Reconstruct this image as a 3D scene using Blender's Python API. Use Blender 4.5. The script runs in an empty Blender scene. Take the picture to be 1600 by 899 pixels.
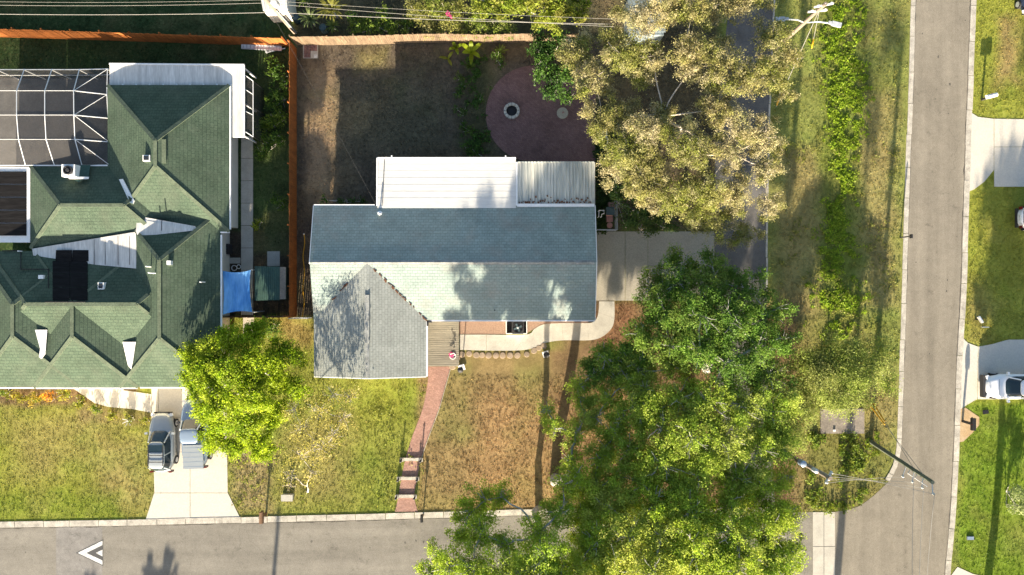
import bpy, math, random
import numpy as np
from mathutils import Vector

# ------------------------------------------------------------------ camera, sky, sun, exposure
scene = bpy.context.scene
H = 54.0            # drone height above the ground, metres
S = 20.0            # photograph pixels per metre on the ground
CXP, CYP = 800.0, 449.5
SUN_EL = math.radians(14.6)
SUN_SKEW = math.radians(4.8)

cam_data = bpy.data.cameras.new('drone_camera')
cam = bpy.data.objects.new('drone_camera', cam_data)
scene.collection.objects.link(cam)
cam.location = (0, 0, H)
cam.rotation_euler = (0, 0, 0)
cam_data.sensor_width = 36.0
cam_data.lens = 36.0 * H / (1600.0 / S)
cam_data.clip_start = 0.5
cam_data.clip_end = 3000
scene.camera = cam

world = bpy.data.worlds.new('World')
scene.world = world
world.use_nodes = True
wn = world.node_tree
for n in list(wn.nodes):
    wn.nodes.remove(n)
w_out = wn.nodes.new('ShaderNodeOutputWorld')
w_bg = wn.nodes.new('ShaderNodeBackground')
w_sky = wn.nodes.new('ShaderNodeTexSky')
w_sky.sky_type = 'NISHITA'
w_sky.sun_disc = False
w_sky.sun_elevation = SUN_EL
w_sky.sun_rotation = math.pi + SUN_SKEW
w_sky.air_density = 1.0
w_sky.dust_density = 2.0
w_sky.ozone_density = 1.0
w_bg.inputs['Strength'].default_value = 0.072
wn.links.new(w_sky.outputs[0], w_bg.inputs[0])
wn.links.new(w_bg.outputs[0], w_out.inputs[0])

sun_data = bpy.data.lights.new('sun', 'SUN')
sun_data.energy = 5.0
sun_data.angle = math.radians(0.55)
sun_data.color = (1.0, 0.86, 0.66)
sun = bpy.data.objects.new('sun', sun_data)
scene.collection.objects.link(sun)
sun_dir = Vector((math.sin(SUN_SKEW) * math.cos(SUN_EL), math.cos(SUN_SKEW) * math.cos(SUN_EL), -math.sin(SUN_EL)))
sun.rotation_euler = sun_dir.to_track_quat('-Z', 'Y').to_euler()
sun.location = (-5, -60, 40)

scene.view_settings.view_transform = 'Standard'
scene.view_settings.look = 'None'
scene.view_settings.gamma = 1.0
scene.view_settings.use_curve_mapping = False
scene.view_settings.exposure = 2.15
scene.render.engine = 'CYCLES'
scene.cycles.max_bounces = 6
scene.cycles.diffuse_bounces = 3
scene.cycles.transparent_max_bounces = 8
scene.cycles.use_denoising = True

# ------------------------------------------------------------------ helpers
rng = np.random.default_rng(7)
random.seed(7)
COL = scene.collection

def P(px, py, z=0.0):
    """world point at height z that was measured at a photograph pixel"""
    f = (H - z) / H / S
    return Vector(((px - CXP) * f, (CYP - py) * f, z))

def tag(o, label=None, cat=None, group=None, kind=None):
    if label: o['label'] = label
    if cat: o['category'] = cat
    if group: o['group'] = group
    if kind: o['kind'] = kind
    return o

def thing(name, label, cat, loc=(0, 0, 0), group=None, rz=0.0):
    o = bpy.data.objects.new(name, None)
    o.empty_display_size = 0.3
    COL.objects.link(o)
    o.location = loc
    o.rotation_euler = (0, 0, rz)
    return tag(o, label, cat, group)

def struct(o):
    o['kind'] = 'structure'
    return o

def base_of(o):
    v = Vector((0, 0, 0))
    while o is not None:
        v += Vector(o.location)
        o = o.parent
    return v

def copy_tree(o, parent=None):
    c = o.copy()
    COL.objects.link(c)
    c.parent = parent
    for ch in list(o.children):
        copy_tree(ch, c)
    return c

class MB:
    """collects faces; build() links them as one mesh object"""
    def __init__(self):
        self.v = []; self.f = []; self.m = []
    def add(self, vs, fs, mi=0):
        o = len(self.v)
        self.v += [tuple(p) for p in vs]
        self.f += [tuple(i + o for i in f) for f in fs]
        self.m += [mi] * len(fs)
        return self
    def box(self, c, s, rz=0.0, mi=0):
        ca, sa = math.cos(rz), math.sin(rz)
        vs = []
        for dz in (-.5, .5):
            for dx, dy in ((-.5, -.5), (.5, -.5), (.5, .5), (-.5, .5)):
                x, y = dx * s[0], dy * s[1]
                vs.append((c[0] + x * ca - y * sa, c[1] + x * sa + y * ca, c[2] + dz * s[2]))
        return self.add(vs, [(0, 3, 2, 1), (4, 5, 6, 7), (0, 1, 5, 4), (1, 2, 6, 5), (2, 3, 7, 6), (3, 0, 4, 7)], mi)
    def bar(self, a, b, w, h, mi=0):
        a = Vector(a); b = Vector(b); d = (b - a).normalized()
        up = Vector((0, 0, 1)) if abs(d.z) < .95 else Vector((0, 1, 0))
        s = d.cross(up).normalized() * (w / 2); u = s.cross(d).normalized() * (h / 2)
        vs = [a - s - u, a + s - u, a + s + u, a - s + u, b - s - u, b + s - u, b + s + u, b - s + u]
        return self.add(vs, [(0, 1, 2, 3), (7, 6, 5, 4), (0, 4, 5, 1), (1, 5, 6, 2), (2, 6, 7, 3), (3, 7, 4, 0)], mi)
    def tube(self, pts, rad, n=8, mi=0, cap=True):
        pts = [Vector(p) for p in pts]
        k = len(pts)
        if not hasattr(rad, '__len__'): rad = [rad] * k
        vs = []; fs = []
        ref = None
        for i, p in enumerate(pts):
            d = (pts[min(i + 1, k - 1)] - pts[max(i - 1, 0)]).normalized()
            if ref is None:
                ref = Vector((1, 0, 0)) if abs(d.x) < .8 else Vector((0, 1, 0))
            s = (ref - d * ref.dot(d)).normalized(); u = d.cross(s); ref = s
            for j in range(n):
                a = 2 * math.pi * j / n
                vs.append(p + (s * math.cos(a) + u * math.sin(a)) * rad[i])
        for i in range(k - 1):
            for j in range(n):
                fs.append((i * n + j, i * n + (j + 1) % n, (i + 1) * n + (j + 1) % n, (i + 1) * n + j))
        if cap:
            fs.append(tuple(reversed(range(n)))); fs.append(tuple(range((k - 1) * n, k * n)))
        return self.add(vs, fs, mi)
    def prism(self, pts, z0, z1, mi=0):
        """upright prism over a plan polygon (x, y)"""
        n = len(pts)
        ar = sum(pts[i][0] * pts[(i + 1) % n][1] - pts[(i + 1) % n][0] * pts[i][1] for i in range(n))
        if ar < 0: pts = list(reversed(pts))
        vs = [(p[0], p[1], z0) for p in pts] + [(p[0], p[1], z1) for p in pts]
        fs = [tuple(reversed(range(n))), tuple(range(n, 2 * n))]
        fs += [(i, (i + 1) % n, n + (i + 1) % n, n + i) for i in range(n)]
        return self.add(vs, fs, mi)
    def slab(self, pts, t, mi=0):
        """sloping plate: polygon of 3-D points (counter-clockwise from above), thickness t downwards"""
        n = len(pts)
        vs = [tuple(p) for p in pts] + [(p[0], p[1], p[2] - t) for p in pts]
        fs = [tuple(range(n)), tuple(reversed(range(n, 2 * n)))]
        fs += [(i, n + i, n + (i + 1) % n, (i + 1) % n) for i in range(n)]
        return self.add(vs, fs, mi)
    def lathe(self, c, prof, n=16, mi=0):
        vs = []; fs = []
        for r, z in prof:
            for j in range(n):
                a = 2 * math.pi * j / n
                vs.append((c[0] + r * math.cos(a), c[1] + r * math.sin(a), c[2] + z))
        for i in range(len(prof) - 1):
            for j in range(n):
                fs.append((i * n + j, i * n + (j + 1) % n, (i + 1) * n + (j + 1) % n, (i + 1) * n + j))
        fs.append(tuple(reversed(range(n)))); fs.append(tuple(range((len(prof) - 1) * n, len(prof) * n)))
        return self.add(vs, fs, mi)
    def build(self, name, mats, parent=None, smooth=False, local=False):
        me = bpy.data.meshes.new(name)
        off = Vector((0, 0, 0)) if (parent is None or local) else base_of(parent)
        me.from_pydata([(p[0] - off.x, p[1] - off.y, p[2] - off.z) for p in self.v], [], self.f)
        if not isinstance(mats, (list, tuple)): mats = [mats]
        for m in mats: me.materials.append(m)
        if len(mats) > 1: me.polygons.foreach_set('material_index', self.m)
        if smooth: me.polygons.foreach_set('use_smooth', [True] * len(me.polygons))
        me.update()
        o = bpy.data.objects.new(name, me)
        COL.objects.link(o)
        o.parent = parent
        return o

def catmull(pts, n=6, closed=False):
    out = []
    k = len(pts)
    rngk = range(k) if closed else range(k - 1)
    for i in rngk:
        if closed:
            p0, p1, p2, p3 = [pts[(i + j) % k] for j in (-1, 0, 1, 2)]
        else:
            p0, p1, p2, p3 = pts[max(i - 1, 0)], pts[i], pts[i + 1], pts[min(i + 2, k - 1)]
        for s in range(n):
            t = s / n
            out.append(tuple(0.5 * ((2 * b) + (-a + c) * t + (2 * a - 5 * b + 4 * c - d) * t * t + (-a + 3 * b - 3 * c + d) * t ** 3)
                             for a, b, c, d in zip(p0, p1, p2, p3)))
    if not closed: out.append(tuple(pts[-1]))
    return out

def pxy(pts, z=0.0):
    return [tuple(P(a, b, z)[:2]) for a, b in pts]

# ------------------------------------------------------------------ materials
def new_mat(name):
    m = bpy.data.materials.new(name)
    m.use_nodes = True
    nt = m.node_tree
    return m, nt, nt.nodes['Principled BSDF']

def node(nt, t, **kw):
    n = nt.nodes.new(t)
    for k, v in kw.items(): setattr(n, k, v)
    return n

def noise_fac(nt, pos, scale, detail=3, rough=.55, stretch=None):
    if stretch:
        mp = node(nt, 'ShaderNodeMapping'); mp.inputs['Scale'].default_value = stretch
        nt.links.new(pos, mp.inputs[0]); pos = mp.outputs[0]
    n = node(nt, 'ShaderNodeTexNoise')
    n.inputs['Scale'].default_value = scale; n.inputs['Detail'].default_value = detail; n.inputs['Roughness'].default_value = rough
    nt.links.new(pos, n.inputs['Vector'])
    return n.outputs['Fac']

def remap(nt, fac, a, b, lo=.3, hi=.7):
    r = node(nt, 'ShaderNodeMapRange')
    r.inputs['From Min'].default_value = lo; r.inputs['From Max'].default_value = hi
    r.inputs['To Min'].default_value = a; r.inputs['To Max'].default_value = b
    nt.links.new(fac, r.inputs['Value'])
    return r.outputs[0]

def mul(nt, col, fac):
    v = node(nt, 'ShaderNodeVectorMath', operation='SCALE')
    nt.links.new(col, v.inputs[0]); nt.links.new(fac, v.inputs['Scale'])
    return v.outputs[0]

def mixc(nt, fac, a, b):
    m = node(nt, 'ShaderNodeMix', data_type='RGBA')
    nt.links.new(fac, m.inputs[0])
    for i, c in ((6, a), (7, b)):
        if isinstance(c, tuple): m.inputs[i].default_value = (*c, 1)
        else: nt.links.new(c, m.inputs[i])
    return m.outputs[2]

def mat_plain(name, col, rough=.7, var=.25, scale=1.2, fine=14., bump=.0, metal=0., stretch=None, col2=None, spec=.3, obj=False):
    """procedural material: colour with two scales of variation, optional second colour in blotches, fine relief"""
    m, nt, b = new_mat(name)
    if obj: pos = node(nt, 'ShaderNodeTexCoord').outputs['Object']
    else: pos = node(nt, 'ShaderNodeNewGeometry').outputs['Position']
    n1 = noise_fac(nt, pos, scale, 4, .6, stretch)
    n2 = noise_fac(nt, pos, fine, 2, .6, stretch)
    if col2: c = mixc(nt, remap(nt, n1, 0, 1, .35, .65), col, col2)
    else:
        rgb = node(nt, 'ShaderNodeRGB'); rgb.outputs[0].default_value = (*col, 1); c = rgb.outputs[0]
    c = mul(nt, c, remap(nt, n1, 1 - var, 1 + var))
    c = mul(nt, c, remap(nt, n2, 1 - var * .7, 1 + var * .7))
    nt.links.new(c, b.inputs['Base Color'])
    b.inputs['Roughness'].default_value = rough
    b.inputs['Metallic'].default_value = metal
    b.inputs['Specular IOR Level'].default_value = spec
    if bump:
        bp = node(nt, 'ShaderNodeBump'); bp.inputs['Strength'].default_value = bump; bp.inputs['Distance'].default_value = .03
        nt.links.new(n2, bp.inputs['Height']); nt.links.new(bp.outputs[0], b.inputs['Normal'])
    return m

def mat_brick(name, c1, c2, mortar, bw, rh, ms, swap=False, bump=.5, var=.3, rough=.85, rot=0., scale=.6, stain=None):
    m, nt, b = new_mat(name)
    pos = node(nt, 'ShaderNodeNewGeometry').outputs['Position']
    mp = node(nt, 'ShaderNodeMapping')
    mp.inputs['Rotation'].default_value = (0, 0, rot + (math.pi / 2 if swap else 0))
    nt.links.new(pos, mp.inputs[0])
    br = node(nt, 'ShaderNodeTexBrick')
    br.offset = .5; br.squash = 1.
    for k, v in (('Scale', 1.), ('Mortar Size', ms), ('Mortar Smooth', .3), ('Bias', 0.), ('Brick Width', bw), ('Row Height', rh)):
        br.inputs[k].default_value = v
    br.inputs['Color1'].default_value = (*c1, 1); br.inputs['Color2'].default_value = (*c2, 1); br.inputs['Mortar'].default_value = (*mortar, 1)
    # wobble so that rows are not ruler-straight
    n0 = node(nt, 'ShaderNodeTexNoise'); n0.inputs['Scale'].default_value = .9
    nt.links.new(pos, n0.inputs['Vector'])
    wob = node(nt, 'ShaderNodeVectorMath', operation='MULTIPLY_ADD')
    wob.inputs[1].default_value = (.04, .04, 0)
    nt.links.new(n0.outputs['Color'], wob.inputs[0]); nt.links.new(mp.outputs[0], wob.inputs[2])
    nt.links.new(wob.outputs[0], br.inputs['Vector'])
    n1 = noise_fac(nt, pos, scale, 5, .65); n2 = noise_fac(nt, pos, 9., 3)
    c = br.outputs['Color']
    if stain:
        c = mixc(nt, remap(nt, noise_fac(nt, pos, .5, 5, .7), 0, .8, .48, .7), c, stain)
    c = mul(nt, c, remap(nt, n1, 1 - var, 1 + var)); c = mul(nt, c, remap(nt, n2, 1 - var * .8, 1 + var * .8))
    nt.links.new(c, b.inputs['Base Color'])
    b.inputs['Roughness'].default_value = rough; b.inputs['Specular IOR Level'].default_value = .2
    ad = node(nt, 'ShaderNodeMath', operation='MULTIPLY_ADD')
    inv = node(nt, 'ShaderNodeMath', operation='SUBTRACT'); inv.inputs[0].default_value = 1.
    nt.links.new(br.outputs['Fac'], inv.inputs[1])
    ad.inputs[1].default_value = .4
    nt.links.new(n2, ad.inputs[0]); nt.links.new(inv.outputs[0], ad.inputs[2])
    bp = node(nt, 'ShaderNodeBump'); bp.inputs['Strength'].default_value = bump; bp.inputs['Distance'].default_value = .02
    nt.links.new(ad.outputs[0], bp.inputs['Height']); nt.links.new(bp.outputs[0], b.inputs['Normal'])
    return m

def mat_attr_ground(name):
    m, nt, b = new_mat(name)
    at = node(nt, 'ShaderNodeAttribute', attribute_name='tone')
    pos = node(nt, 'ShaderNodeNewGeometry').outputs['Position']
    a = noise_fac(nt, pos, .55, 5, .7); f = noise_fac(nt, pos, 4.2, 5, .75); ff = noise_fac(nt, pos, 15., 3, .7)
    c = at.outputs['Color']
    dry = mixc(nt, remap(nt, f, 0, .32, .5, .75), c, (.2, .155, .075))
    c = mul(nt, dry, remap(nt, a, .72, 1.28)); c = mul(nt, c, remap(nt, f, .75, 1.25)); c = mul(nt, c, remap(nt, ff, .75, 1.25))
    nt.links.new(c, b.inputs['Base Color'])
    b.inputs['Roughness'].default_value = .95; b.inputs['Specular IOR Level'].default_value = .05
    bp = node(nt, 'ShaderNodeBump'); bp.inputs['Strength'].default_value = .6; bp.inputs['Distance'].default_value = .05
    nt.links.new(ff, bp.inputs['Height']); nt.links.new(bp.outputs[0], b.inputs['Normal'])
    return m

def mat_leaf(name, trans=.35):
    m, nt, b = new_mat(name)
    at = node(nt, 'ShaderNodeAttribute', attribute_name='tone')
    geo = node(nt, 'ShaderNodeNewGeometry')
    n1 = noise_fac(nt, geo.outputs['Position'], 1.1, 3)
    c = mul(nt, at.outputs['Color'], remap(nt, n1, .75, 1.25))
    nt.links.new(c, b.inputs['Base Color'])
    b.inputs['Roughness'].default_value = .55; b.inputs['Specular IOR Level'].default_value = .25
    tr = node(nt, 'ShaderNodeBsdfTranslucent'); nt.links.new(c, tr.inputs['Color'])
    mx = node(nt, 'ShaderNodeMixShader'); mx.inputs[0].default_value = trans
    out = nt.nodes['Material Output']
    nt.links.new(b.outputs[0], mx.inputs[1]); nt.links.new(tr.outputs[0], mx.inputs[2]); nt.links.new(mx.outputs[0], out.inputs[0])
    return m

def mat_screen(name, see=.55):
    m, nt, b = new_mat(name)
    b.inputs['Base Color'].default_value = (.045, .042, .04, 1); b.inputs['Roughness'].default_value = .7
    pos = node(nt, 'ShaderNodeNewGeometry').outputs['Position']
    f = remap(nt, noise_fac(nt, pos, 1.5, 3), see - .08, see + .08)
    tr = node(nt, 'ShaderNodeBsdfTransparent'); mx = node(nt, 'ShaderNodeMixShader')
    nt.links.new(f, mx.inputs[0])
    nt.links.new(b.outputs[0], mx.inputs[1]); nt.links.new(tr.outputs[0], mx.inputs[2]); nt.links.new(mx.outputs[0], nt.nodes['Material Output'].inputs[0])
    return m

def mat_asphalt(name, col, patch=.25, wear=(1, 1, 1)):
    m, nt, b = new_mat(name)
    pos = node(nt, 'ShaderNodeNewGeometry').outputs['Position']
    n1 = noise_fac(nt, pos, .22, 4, .6); n2 = noise_fac(nt, pos, 1.6, 5, .7); n3 = noise_fac(nt, pos, 26., 2, .7)
    rgb = node(nt, 'ShaderNodeRGB'); rgb.outputs[0].default_value = (*col, 1)
    c = mul(nt, rgb.outputs[0], remap(nt, n1, 1 - patch, 1 + patch)); c = mul(nt, c, remap(nt, n2, .9, 1.1)); c = mul(nt, c, remap(nt, noise_fac(nt, pos, 1.0, 5, .6, wear), .8, 1.14)); c = mul(nt, c, remap(nt, noise_fac(nt, pos, .9, 5, .75), .72, 1., .3, .42)); c = mul(nt, c, remap(nt, n3, .72, 1.28))
    # fine cracks along cell edges, broken up by noise
    wv = node(nt, 'ShaderNodeTexVoronoi', feature='DISTANCE_TO_EDGE'); wv.inputs['Scale'].default_value = .35
    ds = node(nt, 'ShaderNodeVectorMath', operation='MULTIPLY_ADD'); ds.inputs[1].default_value = (1.2, 1.2, 0)
    nn = node(nt, 'ShaderNodeTexNoise'); nn.inputs['Scale'].default_value = 1.1; nn.inputs['Detail'].default_value = 5
    nt.links.new(pos, nn.inputs['Vector']); nt.links.new(nn.outputs['Color'], ds.inputs[0]); nt.links.new(pos, ds.inputs[2]); nt.links.new(ds.outputs[0], wv.inputs['Vector'])
    cr = remap(nt, wv.outputs['Distance'], .84, 1., .0, .008)
    br = remap(nt, n1, 0, 1, .6, .64)
    mxn = node(nt, 'ShaderNodeMath', operation='MAXIMUM'); nt.links.new(cr, mxn.inputs[0]); nt.links.new(br, mxn.inputs[1])
    c = mul(nt, c, mxn.outputs[0])
    nt.links.new(c, b.inputs['Base Color']); b.inputs['Roughness'].default_value = .9; b.inputs['Specular IOR Level'].default_value = .15
    bp = node(nt, 'ShaderNodeBump'); bp.inputs['Strength'].default_value = .35; bp.inputs['Distance'].default_value = .01
    nt.links.new(n3, bp.inputs['Height']); nt.links.new(bp.outputs[0], b.inputs['Normal'])
    return m

M = {}
M['ground'] = mat_attr_ground('soil_and_turf')
M['leaf'] = mat_leaf('leaf', .55)
M['blade'] = mat_leaf('grass_blade', .3)
M['asphalt'] = mat_asphalt('weathered_asphalt', (.215, .193, .155), .1, (.9, .05, 1))
M['asphalt_street'] = mat_asphalt('street_asphalt', (.20, .186, .158), .1, (.07, .75, 1))
M['asphalt_lane'] = mat_asphalt('lane_asphalt', (.12, .115, .11), .2)
M['asphalt_patch'] = mat_asphalt('patched_asphalt', (.21, .2, .185), .15)
M['concrete'] = mat_plain('pale_concrete', (.52, .49, .43), .85, .12, .9, 9, .15, col2=(.47, .44, .375))
M['concrete_drive'] = mat_plain('stained_concrete', (.36, .33, .27), .85, .2, .7, 12, .2, col2=(.28, .26, .21))
M['concrete_walk'] = mat_plain('walk_concrete', (.40, .38, .33), .85, .15, .9, 16, .2)
M['kerb'] = mat_plain('kerb_concrete', (.38, .355, .305), .85, .3, 1.6, 14, .25)
M['paver_red'] = mat_brick('red_paver', (.34, .20, .16), (.27, .15, .12), (.2, .14, .11), .2, .1, .008, rot=.35, var=.18)
M['paver_patio'] = mat_brick('patio_paver', (.21, .12, .11), (.16, .09, .085), (.11, .08, .07), .22, .11, .008, rot=.7, var=.2)
M['bed'] = mat_plain('brick_mulch', (.30, .2, .145), .9, .25, 2., 10, .4, col2=(.22, .15, .11))
M['shingle_ns'] = mat_brick('grey_shingle', (.25, .308, .288), (.214, .27, .253), (.142, .18, .17), .36, .21, .014, var=.14, stain=(.24, .24, .215))  # teal of the sky-lit shade on the rear slope is mixed in
M['shingle_ew'] = mat_brick('grey_shingle_side', (.272, .29, .27), (.236, .254, .236), (.158, .17, .16), .36, .21, .014, swap=True, var=.14)  # same shingle with less teal, tinted for the sunlit wing
M['green_ns'] = mat_brick('green_shingle', (.066, .096, .064), (.053, .08, .053), (.032, .051, .036), .36, .23, .016, var=.2, bump=.4, stain=(.078, .1, .07))
M['green_ew'] = mat_brick('green_shingle_side', (.066, .096, .064), (.053, .08, .053), (.032, .051, .036), .36, .23, .016, swap=True, var=.2, bump=.4, stain=(.074, .098, .07))
M['cap_grey'] = mat_plain('ridge_shingle', (.24, .25, .24), .9, .2, 2, 8, .3)
M['cap_green'] = mat_plain('green_ridge_shingle', (.095, .12, .08), .9, .2, 2, 8, .3)
M['white_roof'] = mat_plain('white_roof_coating', (.60, .595, .57), .6, .1, .8, 6, .05, stretch=(.25, 1.6, 1), col2=(.52, .52, .50))
M['membrane'] = mat_plain('weathered_membrane', (.54, .53, .50), .7, .2, 1.0, 5, .05, stretch=(2.5, .3, 1))
M['white'] = mat_plain('white_paint', (.76, .76, .74), .5, .06, 2, 10)
M['white_metal'] = mat_plain('white_aluminium', (.74, .75, .75), .4, .05, 2, 10)
M['corrugated'] = mat_plain('weathered_sheet_metal', (.42, .45, .42), .55, .22, 1.2, 3., .05, stretch=(3., .25, 1), col2=(.52, .51, .45))
M['rust'] = mat_plain('leaf_litter', (.12, .055, .03), .95, .4, 4, 20, .5)
M['wall'] = mat_plain('stucco', (.55, .51, .44), .9, .06, 1, 25, .2)
M['wall_n'] = mat_plain('cream_stucco', (.6, .56, .47), .9, .06, 1, 25, .2)
M['glass'] = mat_plain('dark_glass', (.02, .025, .03), .08, .05, 2, 8, spec=.6)
M['car_glass'] = mat_plain('car_glass', (.015, .03, .04), .12, .05, 2, 8, spec=.5)
M['black'] = mat_plain('black_plastic', (.015, .015, .016), .5, .2, 3, 12)
M['tyre'] = mat_plain('tyre_rubber', (.02, .02, .02), .85, .2, 5, 20)
M['solar'] = mat_plain('solar_mat', (.012, .0115, .012), .85, .35, 1.5, 6, .2, stretch=(.3, 3, 1), spec=.08)
M['fence_orange'] = mat_plain('stained_fence_board', (.28, .09, .02), .8, .25, 3, 14, .2, stretch=(1, 1, .2))
M['fence_tan'] = mat_plain('bare_fence_board', (.135, .095, .06), .85, .35, 3, 14, .2, stretch=(1, 1, .2))
M['deck'] = mat_plain('deck_board', (.255, .235, .185), .8, .22, 1.5, 10, .2, stretch=(.3, 4, 1))
M['bark'] = mat_plain('oak_bark', (.29, .28, .255), .95, .3, 3, 18, .5)
M['bark_pale'] = mat_plain('pale_papery_bark', (.40, .35, .29), .9, .25, 3, 14, .4)
M['bark_grey'] = mat_plain('grey_twig_bark', (.40, .37, .33), .9, .25, 4, 14, .4)
M['pole'] = mat_plain('utility_pole_wood', (.20, .165, .13), .9, .3, 2, 16, .4, stretch=(1, 1, .15))
M['pole_green'] = mat_plain('treated_pole_wood', (.10, .115, .085), .9, .25, 2, 16, .4, stretch=(1, 1, .15))
M['steel'] = mat_plain('galvanised_steel', (.5, .52, .54), .45, .12, 3, 12, metal=.3)
M['wire'] = mat_plain('wire_metal', (.22, .215, .2), .5, .1, 2, 8)
M['wire_dark'] = mat_plain('wire_jacket', (.06, .06, .06), .6, .1, 2, 8)
M['insulator'] = mat_plain('porcelain', (.5, .5, .49), .3, .05, 3, 12)
M['yellow'] = mat_plain('yellow_plastic', (.62, .33, .02), .5, .12, 3, 12)
M['paint'] = mat_plain('road_paint', (.56, .56, .54), .8, .3, 5, 16)
M['grey_paint'] = mat_plain('grey_road_paint', (.07, .07, .07), .8, .12, 3, 14)
M['dirt_line'] = mat_plain('road_dirt', (.085, .078, .068), .95, .35, 2, 10)
M['stone'] = mat_plain('round_stone', (.25, .195, .14), .9, .25, 3, 14, .3)
M['blue_roof'] = mat_plain('blue_grey_sheet', (.17, .21, .23), .6, .2, 1.5, 6, .05, stretch=(3, .3, 1))
M['sail'] = mat_plain('blue_shade_cloth', (.07, .27, .64), .7, .12, 1., 6, .1, stretch=(1.6, .35, 1), col2=(.2, .44, .74))  # paler streaks imitate light on the folds of the cloth
M['shed'] = mat_plain('green_sheet_roof', (.035, .075, .06), .6, .15, 1.5, 6, .1)
M['slab_grey'] = mat_plain('old_grey_slab', (.2, .175, .148), .9, .25, 1.2, 10, .3)
M['silver'] = mat_plain('silver_car_paint', (.34, .37, .38), .25, .03, 1, 30, metal=.25, spec=.5)
M['silver_blue'] = mat_plain('blue_grey_car_paint', (.25, .32, .41), .25, .03, 1, 30, metal=.25, spec=.5)
M['car_white'] = mat_plain('white_car_paint', (.74, .75, .77), .25, .02, 1, 30, spec=.5)
M['car_navy'] = mat_plain('navy_car_paint', (.015, .025, .06), .2, .03, 1, 30, spec=.5)
M['trim'] = mat_plain('dark_car_trim', (.03, .03, .032), .6, .1, 3, 12)
M['lamp_red'] = mat_plain('red_lens', (.12, .01, .01), .25, .1, 3, 12)
M['lamp_clear'] = mat_plain('clear_lens', (.7, .72, .74), .15, .05, 3, 12)
M['pink'] = mat_plain('pink_petal', (.6, .06, .2), .7, .2, 6, 20)
M['terracotta'] = mat_plain('dusty_pink_fabric', (.30, .17, .15), .85, .15, 4, 14)
M['bin_blue'] = mat_plain('blue_grey_plastic', (.05, .08, .09), .6, .12, 3, 12)
M['mailbox_post'] = mat_plain('mailbox_wood', (.16, .09, .05), .8, .2, 3, 12)
M['orange_slab'] = mat_plain('rust_stained_concrete', (.42, .29, .15), .85, .2, 1.2, 10, .2, col2=(.36, .27, .17))
M['screen'] = mat_screen('insect_screen', .5)
M['pool_deck'] = mat_plain('pool_deck', (.165, .158, .148), .8, .2, .8, 10, .15)
M['water'] = mat_plain('pool_water', (.03, .12, .15), .06, .08, .6, 3, .03, spec=.5)

# ------------------------------------------------------------------ ground
def vnoise(x, y, cell, seed):
    r = np.random.default_rng(seed); g = r.random((128, 128))
    u = np.asarray(x, float) / cell + 1000; v = np.asarray(y, float) / cell + 1000
    i = np.floor(u).astype(int); j = np.floor(v).astype(int); fu = u - i; fv = v - j
    fu = fu * fu * (3 - 2 * fu); fv = fv * fv * (3 - 2 * fv)
    a = g[i % 128, j % 128]; b = g[(i + 1) % 128, j % 128]; c = g[i % 128, (j + 1) % 128]; d = g[(i + 1) % 128, (j + 1) % 128]
    return (a * (1 - fu) + b * fu) * (1 - fv) + (c * (1 - fu) + d * fu) * fv

def fbm(x, y, cell, seed):
    return (vnoise(x, y, cell, seed) * .5 + vnoise(x, y, cell / 2.1, seed + 1) * .3 + vnoise(x, y, cell / 4.3, seed + 2) * .2)

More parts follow.
